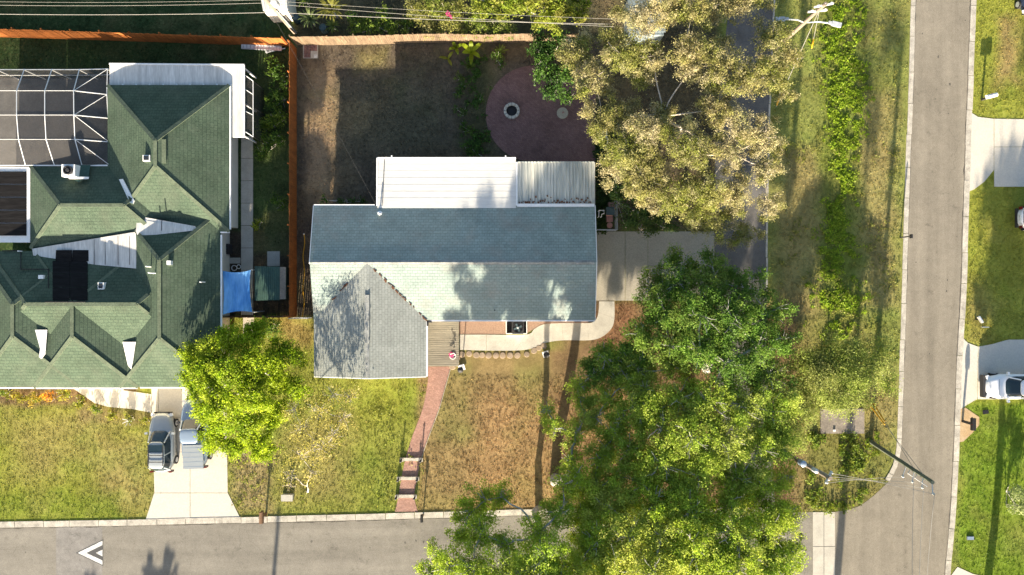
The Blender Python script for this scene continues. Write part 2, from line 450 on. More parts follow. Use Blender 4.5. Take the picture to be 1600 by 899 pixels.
LAWN = (.205, .22, .036); OLIVE = (.17, .185, .045); STRAW = (.27, .20, .095); ORANGE = (.29, .185, .09)
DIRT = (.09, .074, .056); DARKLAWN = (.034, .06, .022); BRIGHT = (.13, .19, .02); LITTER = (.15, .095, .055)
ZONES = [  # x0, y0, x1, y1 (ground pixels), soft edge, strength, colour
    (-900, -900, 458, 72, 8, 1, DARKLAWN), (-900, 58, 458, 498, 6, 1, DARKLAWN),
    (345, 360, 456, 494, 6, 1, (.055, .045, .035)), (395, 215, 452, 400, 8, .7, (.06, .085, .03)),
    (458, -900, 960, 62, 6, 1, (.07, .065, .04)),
    (460, 62, 950, 500, 4, 1, DIRT), (478, 100, 524, 330, 12, .85, (.27, .19, .115)), (462, 300, 500, 500, 6, .8, (.07, .055, .045)),  # tan strip paints the sunlit gap beside the house shadow into the soil
    (530, 130, 700, 245, 40, .55, (.085, .085, .05)), (560, 75, 610, 110, 12, .6, (.19, .17, .06)), (725, 62, 770, 250, 18, .8, (.06, .065, .03)),
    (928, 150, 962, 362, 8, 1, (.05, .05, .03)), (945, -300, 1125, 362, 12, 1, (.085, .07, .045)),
    (1204, -900, 1425, 805, 5, 1, (.185, .205, .055)), (1210, 230, 1282, 560, 20, .6, STRAW), (1284, -100, 1345, 520, 14, .8, (.12, .15, .025)),
    (1345, 150, 1400, 480, 22, .55, STRAW), (1330, -50, 1380, 150, 22, .6, (.14, .15, .04)), (1235, 500, 1405, 640, 25, .75, (.155, .165, .045)), (1345, 600, 1402, 700, 16, .6, (.25, .19, .085)),
    (1262, 670, 1385, 800, 16, .7, (.14, .13, .04)), (1204, 640, 1262, 760, 18, .7, (.19, .15, .06)),
    (1500, -900, 2200, 1500, 5, 1, LAWN), (1500, 630, 2200, 1200, 8, .95, BRIGHT), (1560, 30, 1592, 130, 14, .7, (.26, .17, .09)), (1512, 440, 1545, 540, 14, .5, (.22, .18, .06)),
    (-900, 602, 236, 822, 4, 1, LAWN), (150, 680, 240, 800, 28, .7, (.26, .205, .085)), (20, 650, 150, 735, 30, .65, (.235, .20, .07)), (-60, 770, 180, 818, 18, .75, (.135, .18, .02)),
    (-60, 602, 215, 634, 8, .9, (.16, .10, .06)), (120, 636, 238, 662, 8, .6, (.20, .14, .08)), 
    (358, 495, 667, 806, 5, 1, (.185, .20, .04)), (560, 596, 662, 660, 22, .7, LAWN), (360, 700, 425, 800, 16, .7, (.27, .20, .115)), (440, 650, 540, 780, 26, .55, (.25, .20, .085)),
    (440, 498, 490, 540, 12, .6, (.24, .15, .07)),
    (652, 548, 905, 804, 6, 1, (.225, .165, .075)), (735, 615, 880, 792, 40, .8, ORANGE), (680, 560, 745, 690, 22, .55, (.175, .155, .055)), (800, 550, 860, 610, 16, .5, (.19, .165, .06)), (660, 770, 720, 802, 12, .55, (.20, .17, .06)),
    (868, 470, 1250, 804, 24, 1, LITTER), (935, 470, 992, 540, 10, .8, (.2, .105, .06)), (880, 600, 990, 700, 24, .6, ORANGE),
]
def zone_colour(px, py):
    px = np.asarray(px, float); py = np.asarray(py, float)
    wx = px + (fbm(px, py, 36, 1) - .5) * 30; wy = py + (fbm(px, py, 36, 9) - .5) * 30
    c = np.empty(px.shape + (3,)); c[:] = OLIVE
    for x0, y0, x1, y1, s, st, col in ZONES:
        k = min(1., s / 14.)
        qx = px + (wx - px) * k; qy = py + (wy - py) * k
        d = np.minimum(np.minimum(qx - x0, x1 - qx), np.minimum(qy - y0, y1 - qy))
        w = np.clip(d / s * .5 + .5, 0, 1); w = (w * w * (3 - 2 * w) * st)[..., None]
        c = c * (1 - w) + np.array(col) * w
    patch = fbm(px, py, 60, 21); dry = np.clip((patch - .52) * 4, 0, 1)[..., None] * .45
    c = c * (1 - dry) + (c * .5 + np.array((.13, .095, .045))) * dry
    green = np.clip((fbm(px, py, 45, 31) - .55) * 4, 0, 1)[..., None] * .35
    c = c * (1 - green) + c * np.array((.75, 1.08, .7)) * green
    return c

xs = np.concatenate([[-900, -400, -150, -80], np.arange(-45, 45.01, .3), [80, 150, 400, 900]])
ys = np.concatenate([[-900, -400, -150, -70], np.arange(-27, 27.01, .3), [70, 150, 400, 900]])
GX, GY = np.meshgrid(xs, ys)
nx, ny = len(xs), len(ys)
gv = np.stack([GX.ravel(), GY.ravel(), np.zeros(GX.size)], 1)
idx = np.arange(nx * ny).reshape(ny, nx)
gf = np.stack([idx[:-1, :-1], idx[:-1, 1:], idx[1:, 1:], idx[1:, :-1]], -1).reshape(-1, 4)

def np_mesh(name, verts, faces4, mat, parent=None, tone=None, off=None):
    """fast mesh of quads (or triangles) from arrays, with a colour attribute"""
    me = bpy.data.meshes.new(name)
    k = faces4.shape[1]
    if off is not None: verts = verts - np.array(off)[None]
    me.vertices.add(len(verts)); me.vertices.foreach_set('co', verts.astype(np.float32).ravel())
    me.loops.add(faces4.size); me.loops.foreach_set('vertex_index', faces4.astype(np.int32).ravel())
    me.polygons.add(len(faces4)); me.polygons.foreach_set('loop_start', np.arange(0, faces4.size, k, dtype=np.int32))
    try: me.polygons.foreach_set('loop_total', np.full(len(faces4), k, dtype=np.int32))
    except Exception: pass
    me.update(calc_edges=True)
    if tone is not None:
        a = me.attributes.new('tone', 'FLOAT_COLOR', 'POINT')
        a.data.foreach_set('color', np.concatenate([tone, np.ones((len(tone), 1))], 1).astype(np.float32).ravel())
    me.materials.append(mat)
    o = bpy.data.objects.new(name, me); COL.objects.link(o); o.parent = parent
    return o

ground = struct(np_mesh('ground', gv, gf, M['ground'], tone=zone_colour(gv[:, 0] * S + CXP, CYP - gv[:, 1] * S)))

# ------------------------------------------------------------------ roads, kerbs, drives, walks
HARD = []      # plan polygons (pixels) on which no grass grows
def sheet(name, pts, z, mat, parent=None, hard=True, depth=.06):
    if hard: HARD.append(pts)
    o = MB().prism(pxy(pts), z - depth, z).build(name, mat, parent)
    if parent is None: struct(o)
    return o

KB = [(-400, 828.5), (0, 820), (200, 816.5), (400, 812), (560, 808), (715, 804), (850, 800), (1000, 799), (1235, 797.5)]
K_LEFT = [(1436, -300), (1427, 0), (1424, 110), (1419.5, 225), (1416, 340), (1412.5, 450), (1409, 560), (1405, 674), (1403, 705), (1397, 730), (1386, 751)]
K_RIGHT = [(1533, -300), (1521, 0), (1517, 110), (1512.5, 225), (1509, 340), (1505.5, 450), (1499.5, 560), (1495, 674), (1491.5, 760), (1485, 850), (1480, 905), (1470, 1100)]
street_px = [(-400, 832), (0, 823), (400, 815), (715, 807.5), (850, 803.5), (1235, 801), (1287, 800), (1287, 1014), (-400, 1022)]
road_px = ([(1287, 800), (1305, 800), (1325, 797), (1345, 790), (1366, 774), (1388, 753), (1399, 733), (1406, 707)]
           + [(x + 3, y) for x, y in reversed(K_LEFT[:8])] + [(x - 3.5, y) for x, y in K_RIGHT] + [(1465, 1500), (1362, 1500), (1370, 1040), (1335, 1012), (1287, 1014)])
road = sheet('road', road_px, .012, M['asphalt'])
street = sheet('street', street_px, .012, M['asphalt_street'])

def kerb_run(pts, w, seg, h=.05):
    root = thing('kerb', None, None); struct(root)
    line = [P(a, b) for a, b in catmull(pts, 8)]
    cum = [0]
    for a, b in zip(line, line[1:]): cum.append(cum[-1] + (b - a).length)
    def at(d):
        d = min(max(d, 0), cum[-1])
        for i in range(len(line) - 1):
            if d <= cum[i + 1]:
                t = (d - cum[i]) / max(1e-6, cum[i + 1] - cum[i]); return line[i].lerp(line[i + 1], t)
        return line[-1]
    d = 0.
    while d < cum[-1] - .3:
        e = min(d + seg * random.uniform(.9, 1.1), cum[-1])
        ks = 4
        c = [at(d + .02 + (e - d - .04) * i / ks) for i in range(ks + 1)]
        dz = random.uniform(-.006, .006); jit = random.uniform(-.02, .02)
        L = []; R = []
        for i in range(ks + 1):
            t = (c[min(i + 1, ks)] - c[max(i - 1, 0)]).normalized(); nrm = Vector((-t.y, t.x, 0))
            L.append(c[i] + nrm * (w / 2 + jit)); R.append(c[i] - nrm * (w / 2 - jit))
        MB().prism([(p.x, p.y) for p in L] + [(p.x, p.y) for p in reversed(R)], -.1, h + dz).build('kerb_stone', M['kerb'], root)
        d = e
    pp = catmull(pts, 4); HARD.append([(x - 6, y - 5) for x, y in pp] + [(x + 6, y + 5) for x, y in reversed(pp)])
    return root
kerb_run(KB, .46, 2.2)
kerb_run(K_LEFT, .36, 2.6)
kerb_run(K_RIGHT, .42, 2.6)

# dirt along the kerbs and old oil drips
def ribbon(pts, off, w):
    line = catmull(pts, 30); m = MB(); vs = []
    for k, (x, y) in enumerate(line):
        x2, y2 = line[min(k + 1, len(line) - 1)]; x1, y1 = line[max(k - 1, 0)]
        d = math.hypot(x2 - x1, y2 - y1) or 1; nx_, ny_ = -(y2 - y1) / d, (x2 - x1) / d
        ww = w * (.25 + 1.5 * float(fbm(np.array([x * 1.0]), np.array([y * 1.0]), 14, 5)[0]) ** 2)
        for o in (off, off + math.copysign(ww, off)):
            p = P(x + nx_ * o, y + ny_ * o); vs.append((p.x, p.y, .0145 + (.006 if 88 < x < 161 else 0)))
    m.add(vs, [(2 * k, 2 * k + 1, 2 * k + 3, 2 * k + 2) for k in range(len(line) - 1)])
    return m
for pts, off, w in ((KB, 4.4, 2.6), (K_LEFT, -3.4, 1.6), (K_RIGHT, 4.1, 1.8)):
    tag(ribbon(pts, off, w).build('gutter_dirt', M['dirt_line']), 'dark dirt line collected along the road kerb', 'dirt', kind='stuff')
oil = MB()
for (x, y, r) in ((1466, 89, 1.6), (1484, 132, 1.7), (1441, 53, 1.), (1461, 155, .8), (1482, 178, 1.), (1508, 32, 1.1), (1431, 410, 1.), (1480, 438, 1.2), (1479, 455, 1.2), (1452, 553, .9), (487, 846, 1.8), (578, 856, .9), (40, 863, .8), (415, 875, .8), (1495, 370, .7), (633, 848, 1.6), (650, 845, 1.4), (662, 847, 1.6), (676, 846, 1.5), (684, 844, 1.2)):
    p = P(x, y); n = 11
    oil.prism([(p.x + r / S * random.uniform(.6, 1.2) * math.cos(6.283 * k / n), p.y + r / S * random.uniform(.6, 1.2) * 1.3 * math.sin(6.283 * k / n)) for k in range(n)], .013, .0175)
tag(oil.build('oil_stains', M['dirt_line']), 'small dark oil and tar spots on the asphalt', 'stains', kind='stuff')

gut = struct(thing('drain_gutter', None, None))
for x0 in (1270, 1287.6):
    for k in range(4):
        y0 = 800 + k * 54
        MB().prism(pxy([(x0, y0 + .4), (x0 + 16.8, y0 + .4), (x0 + 16.8, y0 + 53.6), (x0, y0 + 53.6)]), -.05, .026 + .003 * (k % 2)).build('gutter_slab', M['concrete_walk'], gut)
struct(MB().prism(pxy([(1270, 800), (1304.4, 800), (1304.4, 1016), (1270, 1016)]), -.02, .0155).build('gutter_joint', M['grey_paint']))

patch = sheet('road_patch', [(88, 824.5), (160, 822.5), (160.5, 1010), (88, 1010)], .017, M['asphalt_patch'])
mk = thing('road_marking', 'white chevron arrow painted on the pale road hump', 'road marking', P(140, 864, .02))
MB().prism(pxy([(118.5, 864), (161.5, 843), (161.5, 884.5)]), .018, .022).build('outline', M['grey_paint'], mk)
MB().prism(pxy([(121.5, 864), (160.3, 845), (160.3, 851.8), (135, 864), (160.3, 875.8), (160.3, 882.5)]), .02, .0265).build('chevron', M['paint'], mk)
MB().prism(pxy([(150, 864), (160.3, 859), (160.3, 869.5)]), .02, .027).build('inner_triangle', M['paint'], mk)

lane_px = [(1160, -300), (1222, -300), (1211, 0), (1203, 130), (1199.5, 300), (1198, 470), (1200, 600), (1212, 802), (1135, 803), (1122, 600), (1116, 362), (1118, 200), (1140, 0)]
sheet('lane', lane_px, .008, M['asphalt_lane'])
lk = [(1219, -200), (1210, 0), (1203.5, 140), (1200.5, 250), (1198.5, 360), (1197.5, 470)]
kerb_run(lk, .14, 3.0, .03)

def slab_set(name, polys, z, mat, depth=.07):
    root = struct(thing(name, None, None))
    for i, p in enumerate(polys):
        MB().prism(pxy(p), z - depth, z + .002 * ((i * 7) % 3)).build('concrete_slab', mat, root); HARD.append(p)
    return root
slab_set('driveway', [[(930, 362), (976.4, 362), (976.4, 470), (930, 470)], [(977, 362), (1012, 362), (1012, 470), (977, 470)], [(1012.6, 362), (1116, 362), (1116, 415.6), (1012.6, 415.6)], [(1012.6, 416.2), (1116, 416.2), (1116, 470), (1012.6, 470)]], .028, M['concrete_drive'])
slab_set('driveway', [[(237, 600), (247.6, 600), (247.6, 706), (237, 706)], [(248.2, 600), (354, 600), (354, 652), (248.2, 652)], [(248.2, 652.6), (354, 652.6), (354, 706), (248.2, 706)], [(240, 706.6), (297, 706.6), (297, 770), (241.5, 770)], [(297.6, 706.6), (355, 706.6), (356, 770), (297.6, 770)],
                      [(241.2, 770.6), (297, 770.6), (297, 810.8), (228, 811.8)], [(297.6, 770.6), (356.2, 770.6), (375, 808.8), (297.6, 810.6)]], .03, M['concrete'])
slab_set('front_walk', [[(113, 606), (150, 606), (170, 636), (148, 630)], [(150.6, 606), (192, 606), (205, 639), (170.6, 636)], [(192.6, 610), (236.6, 616), (236.6, 645), (205.6, 639)]], .03, M['concrete'])
# curved walk in front of the house, cut at its joints
outer = catmull([(960, 471), (960, 498), (955, 514), (940, 527), (920, 532), (880, 532), (852, 536), (830, 545), (806, 548), (760, 548), (718, 547)], 5)
inner = catmull([(936, 471), (935, 488), (932, 498), (927, 503), (918, 505), (878, 505), (850, 507), (835, 514), (822, 523), (760, 523), (718, 523)], 5)
walk = struct(thing('curved_walk', None, None))
for i in range(0, len(outer) - 1, 5):
    a, b = i, min(i + 5, len(outer) - 1)
    poly = outer[a:b + 1] + list(reversed(inner[a:b + 1]))
    cx = sum(p[0] for p in poly) / len(poly); cy = sum(p[1] for p in poly) / len(poly)
    poly = [(cx + (x - cx) * .994, cy + (y - cy) * .994) for x, y in poly]
    MB().prism(pxy(poly), -.05, .03 + .002 * (i % 2)).build('concrete_slab', M['concrete_walk'], walk); HARD.append(poly)
sheet('planting_bed', [(716, 490), (790, 490), (790, 522.6), (716, 522.6)], .014, M['bed'])
sheet('planting_bed', [(823.5, 490), (926, 490), (918, 504.6), (850, 506.6), (835, 513.6), (823.5, 521)], .0145, M['bed'])
# brick path from the deck to the street
lft = catmull([(669, 573), (668, 600), (660, 640), (645, 680), (634, 716), (627, 748), (622.5, 776), (617, 800)], 5)
rgt = catmull([(704, 573), (695, 605), (685, 640), (670, 680), (658, 716), (652, 748), (647.5, 776), (653, 800)], 5)
sheet('brick_path', lft + list(reversed(rgt)), .02, M['paver_red'])
MB_edge = MB()
for a, b in zip(rgt[:20], rgt[1:21]): MB_edge.bar(P(a[0] + 1, a[1], .03), P(b[0] + 1, b[1], .03), .035, .05)
tag(MB_edge.build('path_edging', M['kerb']), 'thin white edging along the right side of the brick path', 'edging')
# round patio of brick
arc = [(833 + 74 * math.cos(a), 178 + 75 * math.sin(a)) for a in np.linspace(math.radians(105), math.radians(300), 40)]
sheet('brick_patio', arc + [(895, 100), (931, 140), (931, 252), (842, 253)], .016, M['paver_patio'])
# neighbour's side walk and small slabs
slab_set('side_walk', [[(377, 213 + 35 * k), (395.5, 213 + 35 * k), (395.5, 247.4 + 35 * k), (377, 247.4 + 35 * k)] for k in range(8)] + [[(345, 403), (376, 403), (376, 412), (345, 412)], [(380, 494), (397, 494), (397, 522), (380, 522)]], .03, M['concrete_walk'])
slab_set('shed_pad', [[(418, 393), (437.5, 393), (437.5, 416), (418, 416)]], .05, M['concrete_walk'])
# across the street
slab_set('driveway', [[(1510, 172), (1520, 178), (1528, 183), (1552.6, 186), (1552.6, 266), (1538, 284), (1522, 296), (1508, 302)], [(1553.2, 186), (1700, 188), (1700, 229.6), (1553.2, 229.6)], [(1553.2, 230.2), (1700, 230.2), (1700, 292), (1553.2, 292)]], .024, M['concrete'])
slab_set('driveway', [[(1505, 529), (1512, 536), (1528, 542), (1526.4, 624), (1512, 632), (1500, 640)], [(1528.6, 542), (1550, 538), (1575, 531), (1700, 530), (1700, 624), (1527, 624)]], .024, M['concrete'])
slab_set('mailbox_apron', [[(1495, 641), (1508, 637), (1530, 652), (1530, 664), (1518, 678), (1505, 690), (1494, 692)]], .022, M['orange_slab'])
slab_set('driveway', [[(1484, 902), (1496, 886), (1520, 897), (1560, 905), (1560, 1000), (1480, 1000)]], .022, M['concrete'])

culvert = thing('culvert_slab', 'grey concrete culvert slab half under the oak edge', 'slab', P(1315, 657))
MB().prism(pxy([(1281, 638.5), (1349, 638.5), (1349, 677), (1281, 677)]), -.1, .16).build('cover', M['slab_grey'], culvert)
MB().box(P(1303.5, 673, .2), (.18, .14, .1)).build('marker_block', M['white'], culvert)
HARD.append([(1281, 638), (1349, 638), (1349, 677), (1281, 677)])
HARD += [[(490, 310), (925, 310), (925, 585), (490, 585)], [(590, 245), (930, 245), (930, 330), (590, 330)], [(0, 110), (360, 110), (360, 600), (0, 600)], [(760, 100), (935, 100), (935, 252), (760, 252)]]

# ------------------------------------------------------------------ grass
def inside(px, py, poly):
    x, y = np.array(poly).T; n = len(x); r = np.zeros(px.shape, bool); j = n - 1
    bx0, bx1, by0, by1 = x.min(), x.max(), y.min(), y.max()
    m = np.where((px >= bx0) & (px <= bx1) & (py >= by0) & (py <= by1))[0]
    if len(m) == 0: return r
    qx, qy = px[m], py[m]; q = np.zeros(len(m), bool)
    for i in range(n):
        c = ((y[i] > qy) != (y[j] > qy))
        with np.errstate(divide='ignore', invalid='ignore'):
            q ^= c & (qx < (x[j] - x[i]) * (qy - y[i]) / (y[j] - y[i] + 1e-12) + x[i])
        j = i
    r[m] = q
    return r

def free_points(n, x0, y0, x1, y1):
    px = rng.uniform(x0, x1, n); py = rng.uniform(y0, y1, n)
    bad = np.zeros(n, bool)
    for h in HARD: bad |= inside(px, py, h)
    return px[~bad], py[~bad]

def grass(name, label, px, py, hgt, wid, blades, gain=1.0, spread=.05):
    """tufts of grass blades, coloured like the turf they stand in"""
    n = len(px)
    c0 = np.stack([(px - CXP) / S, (CYP - py) / S], 1)
    col = zone_colour(px, py) * gain
    V = []; T = []
    for b in range(blades):
        c = c0 + rng.normal(0, spread, (n, 2)); a = rng.uniform(0, 2 * math.pi, n); w = wid * rng.uniform(.6, 1.4, n); h = hgt * rng.uniform(.4, 1.3, n)
        lean = rng.normal(0, .5, (n, 2)) * h[:, None]
        dx = np.cos(a) * w / 2; dy = np.sin(a) * w / 2
        p0 = np.stack([c[:, 0] - dx, c[:, 1] - dy, np.zeros(n)], 1); p1 = np.stack([c[:, 0] + dx, c[:, 1] + dy, np.zeros(n)], 1)
        p2 = np.stack([c[:, 0] + lean[:, 0], c[:, 1] + lean[:, 1], h], 1)
        V.append(np.stack([p0, p1, p2], 1).reshape(-1, 3))
        k = (col * rng.uniform(.7, 1.35, (n, 1)) * np.stack([rng.uniform(.85, 1.2, n), np.ones(n), rng.uniform(.7, 1.2, n)], 1))
        T.append(np.repeat(k, 3, 0))
    V = np.concatenate(V); T = np.concatenate(T)
    o = np_mesh(name, V, np.arange(len(V)).reshape(-1, 3), M['blade'], tone=np.clip(T, 0, .9))
    return tag(o, label, 'grass', kind='stuff')
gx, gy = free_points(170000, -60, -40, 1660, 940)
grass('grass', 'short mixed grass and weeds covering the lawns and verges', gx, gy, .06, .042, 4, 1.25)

# ------------------------------------------------------------------ the main house
EZ, RISE = 2.9, 1.03
X0, X1 = -14.65, 6.12
YN, YS, YR = 6.05, -2.40, 1.825
RZ = EZ + RISE
TP = RISE / (YN - YR)
house = thing('main_house', 'long single-storey house with grey shingle gable roof and front wing', 'house', ((X0 + X1) / 2, YR, 0))
w = MB(); w.prism([(X0 + .5, YS + .7), (X1 - .4, YS + .7), (X1 - .4, YN - .6), (X0 + .5, YN - .6)], 0, EZ + .02)
w.add([(X0 + .5, YS + .7, EZ), (X0 + .5, YN - .6, EZ), (X0 + .5, YR, RZ - .25)], [(0, 1, 2)]); w.add([(X1 - .4, YS + .7, EZ), (X1 - .4, YR, RZ - .25), (X1 - .4, YN - .6, EZ)], [(0, 1, 2)])
w.build('wall', M['wall'], house)
MB().slab([(X0, YS, EZ), (X1, YS, EZ), (X1, YR, RZ), (X0, YR, RZ)], .14).build('roof_slope', M['shingle_ns'], house)
MB().slab([(X0, YR, RZ), (X1, YR, RZ), (X1, YN, EZ), (X0, YN, EZ)], .14).build('roof_slope', M['shingle_ns'], house)
# ridge cap of overlapping shingles
rc = house
capm = bpy.data.meshes.new('ridge_shingle')
for k in range(51):
    x = X0 + .2 + k * .4
    b = MB()
    b.slab([(x, YR - .16, RZ - .025), (x + .43, YR - .16, RZ - .035), (x + .43, YR, RZ + .018), (x, YR, RZ + .03)], .02)
    b.slab([(x, YR, RZ + .03), (x + .43, YR, RZ + .018), (x + .43, YR + .16, RZ - .035), (x, YR + .16, RZ - .025)], .02)
    b.build('ridge_shingle', M['cap_grey'], house)
# front wing
WX0, WX1, WYS = X0 + .004, -6.35, -6.58
WXR = (WX0 + WX1) / 2; WR = RZ - .006; WT = (WR - EZ) / (WXR - WX0)
MB().slab([(WX0, WYS, EZ), (WXR, WYS, WR), (WXR, YR, WR), (WX0, YR, EZ)], .14).build('roof_slope', M['shingle_ew'], house)
MB().slab([(WXR, WYS, WR), (WX1, WYS, EZ), (WX1, YR - .9, EZ), (WXR, YR, WR)], .14).build('roof_slope', M['shingle_ew'], house)
w = MB(); w.prism([(WX0 + .5, WYS + .5), (WX1 - .5, WYS + .5), (WX1 - .5, YS + 1), (WX0 + .5, YS + 1)], 0, EZ + .01)
w.add([(WX0 + .5, WYS + .5, EZ), (WX1 - .5, WYS + .5, EZ), (WXR, WYS + .5, WR - .25)], [(0, 1, 2)]); w.build('wall', M['wall'], house)
for k in range(10):   # ridge vent along the wing
    pass
a = P(573.5, 461, WR); b_ = P(573.5, 536, WR)
MB().bar((WXR, a.y, WR + .045), (WXR, b_.y, WR + .045), .34, .07).build('ridge_vent', M['cap_grey'], house)
for k in range(14):
    y = WYS + .06 + k * .42
    if b_.y - .25 < y < a.y + .1 or y > -1.0: continue
    q = MB(); q.slab([(WXR - .15, y, WR - .02), (WXR, y, WR + .03), (WXR, y + .44, WR + .02), (WXR - .15, y + .44, WR - .03)], .02); q.slab([(WXR, y, WR + .03), (WXR + .15, y, WR - .02), (WXR + .15, y + .44, WR - .03), (WXR, y + .44, WR + .02)], .02)
    q.build('ridge_shingle', M['cap_grey'], house)
# leaf litter in the valleys
rl = MB()
for k in range(46):
    t = random.random() ** 1.2
    sx = 1 if k % 5 else -1
    if sx < 0: t = .35 + t * .3
    x = WXR + sx * (WX1 - WXR) * t; z = RZ - abs(x - WXR) * WT + .02; y = YR - abs(x - WXR) * WT / TP
    if sx > 0 and t < .12: continue
    rl.box((x + random.uniform(-.06, .06), y + random.uniform(-.06, .06), z + .02), (random.uniform(.08, .3), random.uniform(.04, .1), .04), sx * -.78 + random.uniform(-.3, .3))
tag(rl.build('leaf_litter', M['rust'], house), kind='stuff')
# gutters and white eaves
MB().bar((WX1 + .3, YS - .05, EZ - .06), (X1, YS - .05, EZ - .06), .11, .1).build('gutter', M['white_metal'], house)
MB().bar((WX1 + .06, WYS, EZ - .06), (WX1 + .06, YS - .1, EZ - .06), .12, .1).build('gutter', M['white_metal'], house)
MB().bar((X0, YN + .05, EZ - .06), (-10.15, YN + .05, EZ - .06), .1, .1).build('gutter', M['white_metal'], house)
MB().bar((WX0 + .02, WYS - .03, EZ - .08), (WXR, WYS - .03, WR - .08), .06, .16).build('rake_board', M['white'], house)
MB().bar((WXR, WYS - .03, WR - .08), (WX1, WYS - .03, EZ - .08), .06, .16).build('rake_board', M['white'], house)
for (ya, yb) in ((YS, YR), (YN, YR)):
    MB().bar((X1 + .03, ya, EZ - .06), (X1 + .03, yb, RZ - .06), .05, .15).build('rake_board', M['white'], house)
    MB().bar((X0 - .03, ya if ya > 0 else YR - .1, EZ - .06 if ya > 0 else RZ - .1), (X0 - .03, yb, RZ - .06), .05, .13).build('rake_board', M['white'], house)
# corner leader head and downspout
q = P(668, 497, 2.9); MB().box((q.x + .15, YS - .12, 2.84), (.32, .16, .12)).box((q.x, YS - .25, 2.84), (.14, .4, .12)).build('leader_head', M['trim'], house)
# roof fittings
p = P(593, 334, 3.1); MB().tube([(p.x, p.y, 2.95), (p.x, p.y, 3.5)], .05, 8).lathe((p.x, p.y, 3.02), [(.22, 0), (.1, .06), (.07, .1)], 10).build('vent_pipe', M['white_metal'], house)
for (px, py) in ((773, 485), (843, 417)):
    p = P(px, py, 3.15); MB().tube([(p.x, p.y, 2.95), (p.x, p.y, 3.35)], .045, 8).build('vent_pipe', M['trim'], house)
# front windows and door on the walls
for x in (-12.2, -9.0):
    f = MB().box((x, WYS + .49, 1.55), (1.5, .06, 1.2)).build('window', M['white'], house); MB().box((x, WYS + .455, 1.55), (1.36, .02, 1.06)).build('pane', M['glass'], f)
for x in (-3.4, 1.2, 3.9):
    f = MB().box((x, YS + .69, 1.55), (1.6, .06, 1.2)).build('window', M['white'], house); MB().box((x, YS + .655, 1.55), (1.46, .02, 1.06)).build('pane', M['glass'], f)
d = MB().box((-5.4, YS + .69, 1.05), (.95, .06, 2.05)).build('door', M['white'], house); MB().box((-5.75, YS + .64, 1.0), (.05, .06, .14)).build('handle', M['steel'], d)

# white flat patio roof: long pans side by side
zr = 2.90
a = P(590, 247, zr); c = P(806, 325.5, zr)
pr = MB(); pr.slab([(a.x, YN - .18, zr + .055), (c.x, YN - .18, zr + .055), (c.x, a.y, zr - .07), (a.x, a.y, zr - .07)][::1], .09)
flat = pr.build('patio_roof', M['white_roof'], house)
for k in range(7):
    y = a.y + .02 - k * (a.y - YN) / 7
    MB().bar((a.x + .03, y, zr - .069 + .125 * (a.y - y) / (a.y - YN)), (c.x - .03, y, zr - .069 + .125 * (a.y - y) / (a.y - YN)), .05, .004).build('seam', M['white_roof'], flat)
MB().bar((a.x - .05, a.y, zr - .06), (c.x, a.y, zr - .06), .1, .13).build('gutter', M['white_metal'], house)
MB().bar((a.x - .04, YN, zr + .0), (a.x - .04, a.y, zr - .06), .09, .16).build('fascia', M['white_metal'], house)
q0 = P(600.5, 248, 2.95); q1 = P(597.5, 322, 2.97); MB().tube([(q0.x, q0.y, 2.9), (q1.x, q1.y, 3.02)], .02, 5).build('conduit', M['trim'], house)
for k, px in enumerate((612, 790)):
    p = P(px, 247, zr); MB().box((p.x, a.y + .12, zr - .04), (.09, .12, .12)).build('gutter_bracket', M['white_metal'], house)
MB().prism([(a.x + .15, YN - .5), (c.x - .1, YN - .5), (c.x - .1, a.y - .2), (a.x + .15, a.y - .2)], 0, zr - .19).build('patio_room', M['wall'], house)
# corrugated patio roof
a2 = P(808, 253.5, 2.86); c2 = P(928.5, 327, 2.9)
V = []; F = []
n = 24 * 6
for i in range(n + 1):
    x = a2.x + .03 + (c2.x - a2.x - .05) * i / n; ph = (i % 6) / 6.
    dz = .085 * (1 if ph < .2 else (.1 if ph < .9 else .6))
    for (y, z) in ((YN - .05, 2.86), (a2.y, 2.74)):
        V.append((x, y, z + dz))
for i in range(n): F.append((2 * i, 2 * i + 2, 2 * i + 3, 2 * i + 1))
cor = MB(); cor.add(V, F); cor.build('corrugated_roof', M['corrugated'], house)
MB().bar((a2.x - .03, YN, 2.9), (a2.x - .03, a2.y, 2.8), .12, .12).build('fascia', M['white_metal'], house)
MB().bar((c2.x + .03, YN - .05, 2.84), (c2.x + .03, a2.y, 2.74), .06, .12).build('fascia', M['corrugated'], house)
MB().bar((a2.x, a2.y + .03, 2.74), (c2.x, a2.y + .03, 2.74), .06, .1).build('fascia', M['corrugated'], house)
MB().box(((a2.x + c2.x) / 2, YN + .03, 2.945), (c2.x - a2.x, .22, .06)).build('flashing', M['white_metal'], house)
ll = MB()
for k in range(40):
    ll.box((a2.x + .2 + (c2.x - a2.x - .3) * k / 40 + random.uniform(-.04, .04), YN + .24 + random.random() ** 3 * .5, 2.935), (random.uniform(.05, .16), random.uniform(.06, .16), .05), random.random())
tag(ll.build('leaf_litter', M['rust'], house), kind='stuff')
for x in (a2.x + .2, (a2.x + c2.x) / 2, c2.x - .15):
    MB().box((x, a2.y - .2, 1.36), (.12, .12, 2.72)).build('post', M['white'], house)

